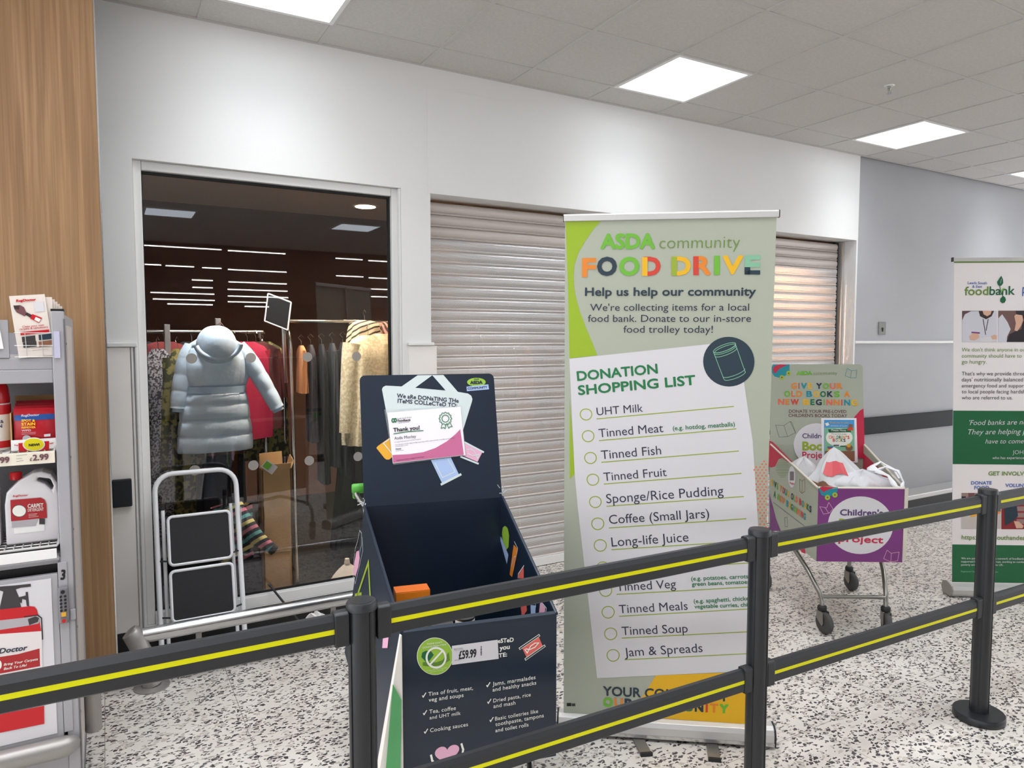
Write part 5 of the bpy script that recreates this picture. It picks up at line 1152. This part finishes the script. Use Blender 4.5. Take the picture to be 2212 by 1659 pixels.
# red spray bottle at the frame edge
t = thing('spray_bottle', 'red and white stain remover bottle at the left picture edge', 'bottle', (-.315, 2.80, 1.220), None)
MB().lathe([(.04, 0), (.043, .006), (.043, .135), (.04, .15)], (-.315, 2.80, 1.220), 28).build('bottle_body', 'white', t, smooth=True)
MB().lathe([(.041, .15), (.042, .165), (.038, .20), (.030, .222), (.012, .228)], (-.315, 2.80, 1.220), 28).build('bottle_cap', 'red_gloss', t, smooth=True)
MB().lathe([(.0435, .008), (.0435, .03)], (-.315, 2.80, 1.220), 28).build('red_band', 'p_crimson', t, smooth=True)
MB().lathe([(.0435, .115), (.0435, .146)], (-.315, 2.80, 1.220), 28).build('red_band', 'p_crimson', t, smooth=True)
P = Print(Panel((KL, 2.7562, 0), (1, 0, 0), (0, 0, 1)), k1); P.text('&', (4, 1302), (34, 1300), 'p_ink', .03).text('N', (-14, 1345), (22, 1342), 'p_ink', .04); P.build('label_lettering', t)
# wipes: shelf carton with packets
t = thing('wipes_carton', 'open cardboard shelf carton holding red wipes packets', 'carton', (-.205, 2.82, 1.220))
x0, x1, y0, y1, z0 = -.270, -.138, 2.735, 2.90, 1.220
mb = MB(); mb.mi(0).box((x0, y1 - .003, z0), (x1, y1, z0 + .165)); mb.box((x0, y0, z0), (x0 + .003, y1, z0 + .12)); mb.prism([(x1 - .003, y0, z0), (x1 - .003, y1, z0), (x1 - .003, y1, z0 + .165), (x1 - .003, y1 - .04, z0 + .165), (x1 - .003, y0 + .03, z0 + .05), (x1 - .003, y0, z0 + .045)], (.003, 0, 0)); mb.box((x0, y0, z0), (x1, y1, z0 + .003))
mb.build('carton_tray', 'card_brown', t)
fr = MB().box((x0, y0 - .003, z0), (x1, y0, z0 + .034)).build('carton_front', 'white', t)
pw = Panel((KL, y0 - .003, 0), (1, 0, 0), (0, 0, 1)); P = Print(pw, k1)
P.poly([(165, 1482), (440, 1462), (440, 1545), (168, 1558)], 'p_crimson', 1).disc((303, 1492), 100, 62, 'p_cream', 3, 32).disc((303, 1492), 90, 54, mat('p_newyellow', (222, 208, 16), .4), 4, 32).text('NEW!', (258, 1510), (355, 1504), 'p_black', .05, lay=6)
P.text('Rug', (130, 1505), (162, 1503), 'p_crimson', .03).text('tor', (445, 1490), (482, 1486), 'p_crimson', .03)
P.build('carton_print', fr)
pk = None
for k in range(4):
    y = 2.748 + k * .032; dz = .006 * k
    t = thing('wipes_packet', ('front red and blue packet of stain remover wipes', 'second red wipes packet from the front of the carton', 'third red wipes packet from the front of the carton', 'rearmost red wipes packet in the carton')[k], 'packet', (-.205, y, z0 + .004), 'wipes packets in the carton')
    def pf(u, v, y=y, dz=dz):
        bul = math.sin(PI * min(1, max(0, u))) * math.sin(PI * min(1, v * 1.06)); return Vector((-.262 + .112 * u, y - .011 * bul, z0 + .005 + (.128 + dz) * v))
    def pb(u, v, y=y, dz=dz):
        bul = math.sin(PI * u) * math.sin(PI * min(1, v * 1.06)); return Vector((-.262 + .112 * u, y + .002 + .011 * bul, z0 + .005 + (.128 + dz) * v))
    mb = MB(); mb.grid(pf, 10, 12); mb.grid(pb, 10, 12)
    mb.build('packet_body', mat('packet_red', (188, 30, 44), .22), t, smooth=True)
    if k == 0:
        def pq(u, v): return pf(u, v) + Vector((0, -.0012, 0))
        MB().grid(lambda u, v: pq(.02 + .96 * u, .70 + .14 * v), 8, 3).build('blue_band', mat('packet_blue', (40, 84, 160), .25), t, smooth=True)
        pw2 = Panel((KL, y - .0135, 0), (1, 0, 0), (0, 0, 1)); P = Print(pw2, k1)
        P.text('RugDoctor', (190, 1245), (355, 1235), 'p_white', .02, shear=.2).text('SPOT &', (193, 1290), (313, 1288), mat('p_lemon', (246, 206, 30), .4), .03).text('STAIN', (193, 1325), (316, 1320), 'p_lemon', .035).text('REMOVER', (195, 1350), (320, 1346), 'p_lemon', .03).text('WIPES', (195, 1378), (278, 1374), 'p_white', .01)
        P.line([(195, 1390), (320, 1384)], .0008, 'p_white').line([(195, 1403), (320, 1396)], .0008, 'p_white').poly([(395, 1402), (452, 1396), (452, 1420), (396, 1424)], 'p_white', 2).disc((240, 1440), 38, 30, 'p_photo', 2)
        P.build('packet_print', t)
# leaflets in a wire holder
t = thing('leaflet_holder', 'wire leaflet holder on top of the rental stand', 'leaflet holder', (-.19, 2.72, 1.517))
mb = MB()
for x in (-.215, -.172): mb.tube([(x, 2.702, 1.519), (x - .003, 2.700, 1.595)], .0012, 6)
for z in (1.555, 1.595): mb.tube([(-.246, 2.76, z), (-.246, 2.701, z), (-.134, 2.701, z), (-.134, 2.76, z)], .0012, 6)
mb.tube([(-.246, 2.701, 1.519), (-.134, 2.701, 1.519)], .0012, 6)
mb.build('wire_frame', 'alu_satin', t)
for k in range(6):
    dx = .0035 * k; y = 2.707 + .005 * k; tilt = (-.10 if k == 0 else -.04 + .02 * k)
    c = Vector((-.19 + dx * .9, y, 1.520)); R = Matrix.Rotation(tilt, 3, 'Y')
    t = thing('leaflet', ('cream carpet cleaning leaflet at the front of the wire holder', 'cream leaflet directly behind the front leaflet', 'third cream leaflet from the front of the wire holder', 'fourth cream leaflet from the front of the wire holder', 'fifth cream leaflet from the front of the wire holder', 'rearmost cream leaflet in the wire holder')[k], 'leaflet', c, 'leaflets in the wire holder')
    hh = .195 - .006 * k; vs = [c + R @ Vector(p) for p in ((-.047, 0, 0), (.047, 0, 0), (.047, .008, hh), (-.047, .008, hh))]
    mb = MB(); mb.prism(vs, (0, .001, 0)); o = mb.build('sheet', mat('leaflet_paper', (228, 216, 206), .45), t)
    if k == 0:
        pl = Panel(vs[0], vs[1] - vs[0], vs[3] - vs[0]); P = Print(pl, k1)
        P.text('RugDoctor', (145, 218), (325, 205), 'p_crimson', .045, shear=.2)
        P.poly([(120, 250), (180, 245), (215, 265), (245, 330), (220, 345), (150, 310), (130, 280)], 'p_claret', 2).poly([(120, 248), (175, 250), (170, 285), (130, 280)], 'p_hair', 3).poly([(290, 325), (378, 360), (350, 405), (270, 365)], 'p_crimson', 3).poly([(320, 350), (368, 372), (350, 398), (308, 378)], 'p_cream', 4).poly([(240, 310), (300, 340), (280, 362), (225, 330)], 'p_hair', 2)
        P.poly([(298, 222), (385, 210), (400, 298), (318, 308)], 'p_white', 2)
        P.text('Clean your own', (202, 448), (395, 430), 'p_crimson', .01).text('carpets & upholstery', (175, 470), (432, 448), 'p_crimson', .01)
        P.poly([(182, 488), (440, 463), (442, 488), (186, 515)], 'p_crimson', 2)
        for x, y, m in ((195, 530, 'p_charcoal'), (345, 512, 'p_navy'), (205, 580, 'p_charcoal'), (345, 572, 'p_brown')): P.poly([(x, y), (x + 120, y - 14), (x + 125, y + 36), (x + 5, y + 48)], m, 2)
        P.line([(280, 632), (450, 618)], .0008, 'p_grey').line([(290, 650), (430, 640)], .0008, 'p_grey')
        P.build('leaflet_print', o)
# white card at the left edge, on the top shelf
t = thing('display_card', 'white display card on the rental stand, cut by the left picture edge', 'card', (-.33, 2.72, 1.517))
MB().prism([(-.40, 2.705, 1.54), (-.275, 2.705, 1.545), (-.285, 2.705, 1.63), (-.30, 2.705, 1.645), (-.40, 2.705, 1.655)], (0, .003, 0)).build('card_sheet', 'white', t)
MB().box((-.40, 2.709, 1.517), (-.262, 2.73, 1.635)).build('card_holder', 'kiosk_grey', t)
MB().lathe([(.03, 0), (.03, .001)], (-.318, 2.7035, 1.635), 20, (0, 1, 0)).build('dark_oval', 'p_black', t)

# ================================================================== in front of the window
# ---- bumper rail
t = thing('bumper_rail', 'silver floor bumper rail with a slanted grey end post below the window', 'bumper rail', (.12, 3.5, 0))
MB().tube([(.10, 3.55, .235), (1.62, 3.55, .235)], .034, 20).build('rail_tube', 'alu', t, smooth=True)
MB().tube([(.055, 3.54, .27), (.062, 3.54, .262), (.085, 3.535, .21), (.115, 3.53, .13), (.135, 3.525, .012)], [.030, .041, .041, .041, .041], 20).build('end_post', 'tube_grey', t, smooth=True)
MB().lathe([(.075, 0), (.075, .006), (.05, .012)], (.135, 3.525, 0), 28).build('floor_flange', 'tube_grey', t, smooth=True)
for x in (.34, .98, 1.55):
    MB().box((x - .013, 3.565, .0), (x + .013, 3.578, .215)).build('support_bracket', 'tube_grey', t, bevel=.002)
    MB().box((x - .013, 3.578, .0), (x + .013, 3.64, .008)).build('bracket_foot', 'tube_grey', t)
# ---- step ladder leaning on the window
t = thing('step_ladder', 'folded white two-step ladder with black treads leaning on the window', 'step ladder', (.385, 3.76, 0))
yl = lambda z: 3.745 + .205 * z / .92
def hoop(x0, x1, zt, r, dy=0, z0=.012):
    P3 = [(x0, yl(z0) + dy, z0), (x0, yl(zt - r) + dy, zt - r)]
    P3 += [(x0 + r - r * math.cos(q), yl(zt - r + r * math.sin(q)) + dy, zt - r + r * math.sin(q)) for q in [PI / 2 * i / 6 for i in range(1, 7)]]
    P3 += [(x1 - r + r * math.sin(q), yl(zt - r + r * math.cos(q)) + dy, zt - r + r * math.cos(q)) for q in [PI / 2 * i / 6 for i in range(0, 7)]]
    return P3 + [(x1, yl(z0) + dy, z0)]
MB().tube(hoop(.192, .575, .895, .085), .0125, 12).build('hoop_frame', 'ladder_white', t, smooth=True)
for x in (.225, .545):
    MB().tube([(x, yl(.02) + .028, .012), (x, yl(.72) + .022, .72)], .009, 10).build('rear_leg', 'ladder_white', t, smooth=True)
    MB().tube([(x, yl(.72) + .022, .715), (x, yl(.745) + .022, .748)], .0105, 10).build('leg_cap', 'rubber_black', t)
    MB().tube([(x, yl(.02) + .028, 0), (x, yl(.02) + .028, .03)], .011, 10).build('foot_cap', 'rubber', t)
for x in (.192, .575): MB().tube([(x, yl(0), 0), (x, yl(0.03), .03)], .0145, 10).build('foot_cap', 'rubber', t)
MB().tube([(.225, yl(.06) + .028, .06), (.545, yl(.06) + .028, .06)], .007, 8).build('rear_brace', 'ladder_white', t)
for z0, z1 in ((.460, .690), (.195, .430)):
    dy = -.030; x0, x1 = .243, .53; r = .02; P3 = []
    for cx, cz, a0 in ((x1 - r, z1 - r, 0), (x0 + r, z1 - r, PI / 2), (x0 + r, z0 + r, PI), (x1 - r, z0 + r, 1.5 * PI)):
        for i in range(5):
            q = a0 + PI / 2 * i / 4; zz = cz + r * math.sin(q); P3.append((cx + r * math.cos(q), yl(zz) + dy, zz))
    st = MB().tube(P3, .008, 8, closed=True).build('step', 'ladder_white', t, smooth=True)
    mb = MB(); mb.prism([(x0 + .004, yl(z0) + dy - .004, z0 + .004), (x1 - .004, yl(z0) + dy - .004, z0 + .004), (x1 - .004, yl(z1) + dy - .004, z1 - .004), (x0 + .004, yl(z1) + dy - .004, z1 - .004)], (0, .010, 0)); mb.build('tread', 'ladder_tread', st)
    for x, xx in ((.192, x0), (.575, x1)): MB().tube([(x, yl(z0 + .02), z0 + .02), (xx, yl(z0 + .02) + dy, z0 + .02)], .0045, 8).build('pivot_pin', 'rubber_black', st)
pl = MB().box((.5885, yl(.6) - .006, .47), (.5895, yl(.6) + .006, .70)).build('safety_label', 'white', t)
# ---- rod and litter by the bumper rail
t = thing('thin_rod', 'thin black rod leaning on the window sill by the carton', 'rod', (.80, 3.80, 0)); MB().tube([(.90, 3.75, .0), (.745, 3.984, .222)], .006, 8).build('shaft', 'rubber_black', t); MB().tube([(.745, 3.984, .222), (.740, 3.990, .229)], .008, 8).build('tip', 'rubber', t)
t = thing('crumpled_wrapper', 'crumpled white wrapper with red and yellow tags behind the bumper rail', 'wrapper', (.93, 3.84, 0))
def cr_(u, v): return Vector((.90 + .10 * u + .02 * math.sin(9 * v), 3.82 + .05 * v + .015 * math.sin(7 * u), .012 + .05 * abs(math.sin(4 * u + 5 * v)) * (1 - abs(2 * u - 1)) + .03 * v))
MB().grid(cr_, 10, 8).build('wrapper', 'white', t, solid=.001)
MB().box((.90, 3.79, .004), (.945, 3.812, .05), .5).build('red_tag', 'p_crimson', t, bevel=.002); MB().lathe([(.02, 0), (.02, .003)], (.875, 3.80, .03), 18, (.1, 1, .3)).build('yellow_tag', 'p_amber', t)

# ================================================================== inside the shop window
def rack(x0, x1, y, z, label, wide=.16, arch=True):
    t = thing('clothes_rail', label, 'clothes rail', ((x0 + x1) / 2, y, 0.003), 'chrome clothes rails in the closed shop')
    MB().tube([(x0 - .02, y, z), (x1 + .02, y, z)], .0125, 12).build('top_rail', 'chrome', t, smooth=True)
    for x in (x0, x1):
        pts = [(x, y - wide, .05), (x, y - wide * .62, z - .16)] + [(x, y - wide * .55 * math.cos(q), z - .16 + .12 * math.sin(q)) for q in [PI * i / 8 for i in range(1, 8)]] + [(x, y + wide * .62, z - .16), (x, y + wide, .05)]
        MB().tube(pts, .0125, 12).build('end_frame', 'chrome', t, smooth=True)
        MB().tube([(x, y, z - .05), (x, y, z + .012)], .011, 10).build('upright', 'chrome', t)
        for s in (-1, 1): MB().lathe([(.018, .0), (.02, .01), (.02, .04), (.014, .05)], (x, y + s * wide, .003), 14).build('foot', 'rubber_black', t)
        MB().tube([(x, y - wide * .95, .12), (x, y + wide * .95, .12)], .009, 8).build('low_brace', 'chrome', t)
    return t
rack(1.00, 2.35, 4.62, 1.69, 'chrome clothes rail with cream coats at the right of the window')
r2 = rack(-.1, .86, 4.75, 1.62, 'chrome clothes rail with dark coats behind the blue puffer coat')
MB().box((.295, 4.50, .01), (.325, 4.53, 1.66)).build('slotted_upright', 'fab_grey', r2, bevel=.003); MB().box((.575, 4.56, 1.3), (.605, 4.59, 1.70)).build('slotted_upright', 'fab_grey', r2, bevel=.003)
rack(2.7, 4.6, 4.75, 1.60, 'chrome clothes rail standing behind the roller shutter')

def garment(x, y, zt, w, L, depth, rz, m, label, group, sleeve=.55, flare=1.1, out=.10, hang=True, puff=0, name='coat', cat='coat'):
    t = thing(name, label, cat, (x, y, zt - L), group); R = Matrix.Rotation(rz, 3, 'Z'); C = Vector((x, y, 0))
    W = lambda u, v, z: C + R @ Vector((u, v, 0)) + Vector((0, 0, z))
    def body(u, v):
        q = 2 * PI * u; s = v; sh = min(1, (s / .10)) ** .5 if s < .10 else 1
        hw = w / 2 * (.30 + .70 * sh) * (1 + (flare - 1) * s); hd = depth / 2 * (.5 + .5 * min(1, s * 6)) * (1 + .25 * s)
        k = 1 + (.085 * math.sin(q * 9 + s * 2.5) + .04 * math.sin(q * 5)) * min(1, s * 3)
        pf = 1 + puff * abs(math.sin(s * 5.2 * PI)) * .10
        cx = math.copysign(abs(math.cos(q)) ** .75, math.cos(q)); sy = math.copysign(abs(math.sin(q)) ** .75, math.sin(q))
        return W(hw * cx * k, hd * sy * k * pf, zt - L * s - .0)
    MB().grid(body, 36, 20, True).build('body', m, t, smooth=True)
    if sleeve:
        for sg in (-1, 1):
            n = 12; pts = []; rr = []
            for i in range(n + 1):
                s = i / n; pts.append(W(sg * (w / 2 * .80 + (out + .015) * s ** .8), -.012 * s, zt - .055 - sleeve * L * s)); rr.append(depth * .40 * (1 - .35 * s) * (1 + puff * .12 * abs(math.sin(s * 4 * PI))))
            MB().tube(pts, rr, 14).build('sleeve', m, t, smooth=True)
    if hang:
        MB().tube([W(0, 0, zt - .01), W(0, 0, zt + .03), W(0, .018, zt + .05), W(0, .0, zt + .068), W(0, -.018, zt + .05)], .0022, 6).build('hanger_hook', 'chrome', t)
    return t
# blue puffer coat at the window
bx, by, bz = .555, 4.40, 1.595
t = thing('puffer_coat', 'pale blue hooded puffer coat hanging in the shop window', 'coat', (bx, by, .93))
secs = [(0, .10), (.03, .19), (.07, .27), (.12, .32), (.20, .35), (.33, .355), (.43, .33), (.465, .318), (.50, .325), (.585, .355), (.725, .375), (.855, .395), (1.0, .40)]
def bw(s):
    for i in range(len(secs) - 1):
        if secs[i][0] <= s <= secs[i + 1][0]:
            f = (s - secs[i][0]) / (secs[i + 1][0] - secs[i][0]); return secs[i][1] * (1 - f) + secs[i + 1][1] * f
    return .4
LB = .665; seams = [.10, .435, .495, .585, .725, .855, 1.0]
def pb_(s):
    lo = 0
    for e in seams:
        if s <= e: return max(0, math.sin(PI * (s - lo) / (e - lo))) ** .45 if e > lo else 0
        lo = e
    return 0
def coat(u, v):
    q = 2 * PI * u; s = v; hw = bw(s) / 2; pf = pb_(s); hd = .05 + .035 * min(1, s * 4) + .012 * pf
    if .43 < s < .50: hd *= .88
    cx = math.copysign(abs(math.cos(q)) ** .8, math.cos(q)); sy = math.copysign(abs(math.sin(q)) ** .8, math.sin(q))
    ds = min(abs(s - e) for e in seams); wr = 1 + .016 * math.sin(q * 7 + s * 9) + .03 * math.sin(q * 17 + s * 6) * math.exp(-ds / .025) - .03 * math.exp(-ds / .006)
    return Vector((bx + (hw + .006 * pf) * cx * wr - .02 * s, by + hd * sy * wr, bz - LB * s))
MB().grid(coat, 64, 90, True).build('body', 'fab_puffer', t, smooth=True)
for sg, tipx, tipz, ry in ((-1, bx - .205, 1.185, -.01), (1, bx + .325, 1.165, -.02)):
    n = 64; pts = []; rr = []; A = Vector((bx + sg * .12, by, bz - .055)); Bm = Vector((bx + sg * (.185 if sg < 0 else .245), by + ry, bz - .25)); E_ = Vector((tipx, by + 2 * ry, tipz))
    for i in range(n + 1):
        s = i / n; p = A.lerp(Bm, s).lerp(Bm.lerp(E_, s), s); pts.append(p); rr.append((.046 + .020 * min(1, s * 5) - .018 * s) * (.92 + .10 * abs(math.sin(s * 4 * PI + .5)) ** .3))
    MB().tube(pts, rr, 20, flat=.85).build('sleeve', 'fab_puffer', t, smooth=True)
    MB().tube([E_ - (E_ - Bm).normalized() * .004, E_ + (E_ - Bm).normalized() * .02], .034, 16).build('cuff', 'fab_puffer_seam', t, smooth=True)
def hood(u, v):
    q = 2 * PI * u; ph = PI * v; r = 1 + .03 * math.sin(4 * q + 5 * v) + .03 * math.sin(13 * q + 3 * v) * v
    return Vector((bx - .005 + .108 * math.sin(ph) ** .75 * math.cos(q) * r * (1.06 - .16 * (1 - v)), by - .06 + .075 * math.sin(ph) ** .8 * math.sin(q) * r, bz - .055 + .112 * math.cos(ph)))
MB().grid(hood, 36, 20, True).build('hood', 'fab_puffer', t, smooth=True)
mb = MB(); rim = [Vector((bx + .118 * math.cos(q), by - .105 - .012 * math.sin(q * 2), bz - .045 + .085 * math.sin(q))) for q in [PI * 1.05 + PI * .95 * i / 16 for i in range(17)]]; mb.tube(rim, .014, 8); mb.build('hood_rim', 'fab_puffer', t, smooth=True)
mb = MB(); mb.grid(lambda u, v: Vector((bx - .012 + (bw(.465) / 2 + .008) * math.copysign(abs(math.cos(2 * PI * u)) ** .8, math.cos(2 * PI * u)), by + .098 * math.copysign(abs(math.sin(2 * PI * u)) ** .8, math.sin(2 * PI * u)), bz - LB * .437 - .036 * v)), 40, 3, True); mb.build('belt', 'fab_puffer_seam', t, smooth=True)
MB().tube([(bx, by, bz + .01), (bx + .005, by, bz + .06), (bx + .03, by, bz + .075), (bx + .045, by, bz + .055)], .0025, 6).build('hanger_hook', 'chrome', t)

G1 = 'clothes on the right rail'; G2 = 'dark clothes on the left rail'; G3 = 'clothes behind the shutter'
garment(1.475, 4.44, 1.60, .30, .70, .15, .25, 'fab_cream', 'cream patterned coat at the front of the right rail', G1, .80, 1.15, .05)
garment(1.60, 4.52, 1.61, .32, .68, .14, .35, 'fab_cream', 'cream patterned coat behind the front cream coat', G1, .72, 1.1, .05)
garment(1.74, 4.58, 1.60, .34, .68, .14, .5, 'fab_cream', 'cream patterned coat furthest along the right rail', G1, .7, 1.1, .05)
garment(1.49, 4.56, 1.70, .20, .20, .10, .2, 'fab_ivory_stripe', 'ivory knitted scarf top with dark stripes on the right rail', G1, 0, 1.2, name='knit_top', cat='top')
garment(1.72, 4.60, 1.70, .24, .17, .10, .1, 'fab_pink_stripe', 'pink and brown striped top on the right rail', G1, 0, 1.15, name='knit_top', cat='top')
for i, (x, m, l, L_) in enumerate(((1.42, 'fab_black', 'black jacket next to the striped knit top', .74), (1.36, 'fab_charcoal', 'charcoal trousers beside the black jacket', .86), (1.29, 'fab_charcoal', 'charcoal jacket third from the striped knit top', .80), (1.22, 'fab_black', 'black dress in the middle of the right rail', .9), (1.15, 'fab_charcoal', 'grey drawstring trousers near the chrome upright', .62), (1.09, 'fab_tan', 'tan top nearest the chrome upright', .3))):
    garment(x, 4.62, 1.56 - .005 * i, .28, L_, .05, 1.45, m, l, G1, .5 if 'jacket' in l else 0, 1.06, .02, name='garment', cat='clothing')
for i, (x, y, m, l, L_, w_) in enumerate(((.30, 4.62, 'fab_red', 'red jacket showing left of the blue puffer coat', .55, .34), (.76, 4.60, 'fab_pink', 'hot pink jacket showing right of the blue puffer coat', .60, .30), (.82, 4.66, 'fab_maroon', 'maroon padded jacket behind the pink jacket', .55, .30), (.88, 4.74, 'fab_camo', 'olive patterned dress at the right end of the left rail', .75, .3), (.18, 4.72, 'fab_black', 'black coat at the left end of the left rail', .7, .36),
        (.10, 4.66, 'fab_grey', 'grey coat hanging in the lower left of the window', .85, .3), (.46, 4.74, 'fab_black', 'black jacket hidden behind the blue puffer coat', .8, .34), (.60, 4.78, 'fab_charcoal', 'charcoal dress behind the blue puffer coat', 1.0, .34), (.70, 4.72, 'fab_brown', 'brown fur collared coat behind the puffer hood', .7, .34), (.26, 4.5, 'fab_speckle', 'black and silver sequin dress at the lower left', 1.1, .2), (.36, 4.52, 'fab_camo', 'mottled olive trousers below the blue coat', 1.15, .14))):
    garment(x, y, 1.52 if L_ > .9 else 1.56, w_, L_, .09, .35 + .15 * math.sin(i * 2.1), m, l, G2, .55 if 'jacket' in l or 'coat' in l else 0, 1.08, .04, name='garment', cat='clothing')
for i in range(9):
    x = 2.85 + i * .2
    garment(x, 4.75, 1.52, .34, .62 + .1 * (i % 3), .09, 1.1, ('fab_tan', 'fab_brown', 'fab_offwhite')[i % 3], ('tan', 'brown', 'off-white')[i % 3] + ' garment dimly seen through the roller shutter', G3, .5, 1.08, .03, name='garment', cat='clothing')
# grey tent-like stand and covered fixture at the right
t = thing('covered_stand', 'tall dark fabric cover standing behind the right clothes rail', 'cover', (1.62, 4.95, 0.003))
MB().prism([(1.38, 4.95, .03), (1.95, 4.95, .03), (1.92, 4.95, .95), (1.48, 4.95, .95)], (0, .18, 0)).build('fabric_cover', 'fab_charcoal', t, bevel=.03)
MB().box((1.36, 4.93, .003), (1.97, 5.15, .03)).build('base_board', 'black', t)
# cardboard carton
t = thing('cardboard_carton', 'tall brown cardboard carton standing open inside the window', 'carton', (.862, 4.40, .003))
x0, x1, y0, y1 = .782, .946, 4.33, 4.46
mb = MB(); mb.box((x0, y0, .003), (x1, y0 + .004, .80)); mb.box((x0, y1 - .004, .003), (x1, y1, .80)); mb.box((x0, y0, .003), (x0 + .004, y1, .80)); mb.box((x1 - .004, y0, .003), (x1, y1, .80)); mb.box((x0, y0, .003), (x1, y1, .008)); mb.build('carton_body', 'card_brown', t)
mb = MB(); mb.prism([(x0, y0, .80), (x1, y0, .80), (x1, y0 - .012, .835), (x0, y0 - .012, .835)], (0, .004, 0)); mb.build('front_flap', 'card_brown', t)
mb = MB(); mb.prism([(x0 + .01, y1, .80), (x1 - .02, y1, .80), (x1 - .02, y1 + .02, .885), (x0 + .01, y1 + .02, .88)], (0, .004, 0)); mb.build('rear_flap', 'card_brown', t)
mb = MB(); mb.prism([(x1, y0, .80), (x1, y1, .80), (x1 + .022, y1, .865), (x1 + .018, y0, .84)], (.004, 0, 0)); mb.build('side_flap', 'card_brown', t)
MB().box((x0 + .01, y0 - .0012, .30), (x1 - .01, y0, .302)).build('crease', 'card_edge', t)
t = thing('plastic_sachet', 'clear plastic sachet with a green label taped to the carton', 'sachet', (.80, 4.31, .78))
R = Matrix.Rotation(.7, 3, 'Y'); c = Vector((.815, 4.312, .825))
MB().prism([c + R @ Vector(p) for p in ((-.035, 0, -.028), (.045, 0, -.028), (.045, 0, .028), (-.035, 0, .028))], (0, .003, 0)).build('film', 'bag_film', t); MB().prism([c + R @ Vector(p) + Vector((0, -.001, 0)) for p in ((-.03, 0, -.02), (.01, 0, -.02), (.01, 0, .02), (-.03, 0, .02))], (0, .001, 0)).build('green_label', 'p_leaf', t)
# clothes pile, boots, white bag, glittery leggings
t = thing('striped_jumper', 'multicoloured striped jumper draped behind the ladder', 'jumper', (.65, 4.25, .1))
MB().tube([(.60, 4.28, .62), (.66, 4.26, .52), (.73, 4.25, .42), (.80, 4.25, .36)], [.06, .055, .045, .03], 16).build('sleeve', 'fab_multi_stripe', t, smooth=True)
MB().grid(lambda u, v: Vector((.60 + .11 * math.cos(2 * PI * u) * (1 - .1 * math.sin(6 * PI * u)), 4.30 + .06 * math.sin(2 * PI * u), .30 + .32 * v)), 24, 6, True).build('body', 'fab_multi_stripe', t, smooth=True)
MB().tube([(.795, 4.25, .365), (.825, 4.25, .335)], .03, 14).build('cuff', 'fab_black', t)
t = thing('dark_trousers', 'dark blue folded trousers under the striped jumper', 'trousers', (.64, 4.28, .003)); MB().grid(lambda u, v: Vector((.64 + .12 * math.cos(2 * PI * u), 4.30 + .07 * math.sin(2 * PI * u), .004 + .30 * v)), 24, 4, True).build('leg', mat('fab_navy', (34, 36, 56), .85), t, smooth=True)
MB().box((.53, 4.24, .29), (.75, 4.36, .30)).build('waist', 'fab_navy', t, bevel=.004)
t = thing('orange_shoe', 'orange and white trainer between the ladder steps', 'shoe', (.42, 4.2, .40)); MB().tube([(.36, 4.22, .47), (.40, 4.2, .455), (.45, 4.2, .46), (.49, 4.2, .49)], [.02, .034, .036, .03], 14).build('upper', 'p_dot', t, smooth=True); MB().tube([(.35, 4.22, .445), (.42, 4.2, .428), (.49, 4.2, .445)], .016, 10, flat=.6).build('sole', 'white', t, smooth=True)
t = thing('display_plinth', 'low dark display plinth behind the ladder', 'plinth', (.40, 4.30, .003)); MB().box((.20, 4.14, .003), (.52, 4.42, .405)).build('plinth_body', 'black', t, bevel=.006); MB().box((.19, 4.13, .405), (.53, 4.43, .415)).build('plinth_top', 'fab_black', t)
t = thing('white_bag', 'slumped white cloth bag on the shop floor by the window', 'bag', (1.28, 4.35, .003)); MB().grid(lambda u, v: Vector((1.29 + .11 * (1 - v ** 2) * math.cos(2 * PI * u) * (1 + .1 * math.sin(10 * PI * u)), 4.36 + .08 * (1 - v ** 2) * math.sin(2 * PI * u), .004 + .16 * v)), 28, 8, True).build('bag_body', 'fab_offwhite', t, smooth=True); MB().lathe([(.02, 0), (.014, .03)], (1.29, 4.36, .155), 12).build('bag_neck', 'fab_offwhite', t)
# sign holder on the rail end
t = thing('sign_holder', 'white framed sign holder tilted above the right clothes rail', 'sign holder', (1.00, 4.62, 1.68))
MB().tube([(.985, 4.6, 1.30), (.975, 4.6, 1.70)], .014, 10).build('stem', 'alu', t)
c = Vector((.935, 4.55, 1.745)); U_ = Vector((.058, -.05, -.028)); V_ = Vector((.012, 0, .085)); n_ = U_.cross(V_).normalized()
mb = MB()
for a_, b_ in (((-1, -1), (1, -1)), ((1, -1), (1, 1)), ((1, 1), (-1, 1)), ((-1, 1), (-1, -1))): mb.tube([c + U_ * a_[0] + V_ * a_[1], c + U_ * b_[0] + V_ * b_[1]], .005, 6)
mb.build('frame', 'white', t); MB().prism([c - U_ - V_, c + U_ - V_, c + U_ + V_, c - U_ + V_], n_ * .002).build('insert', 'black', t)
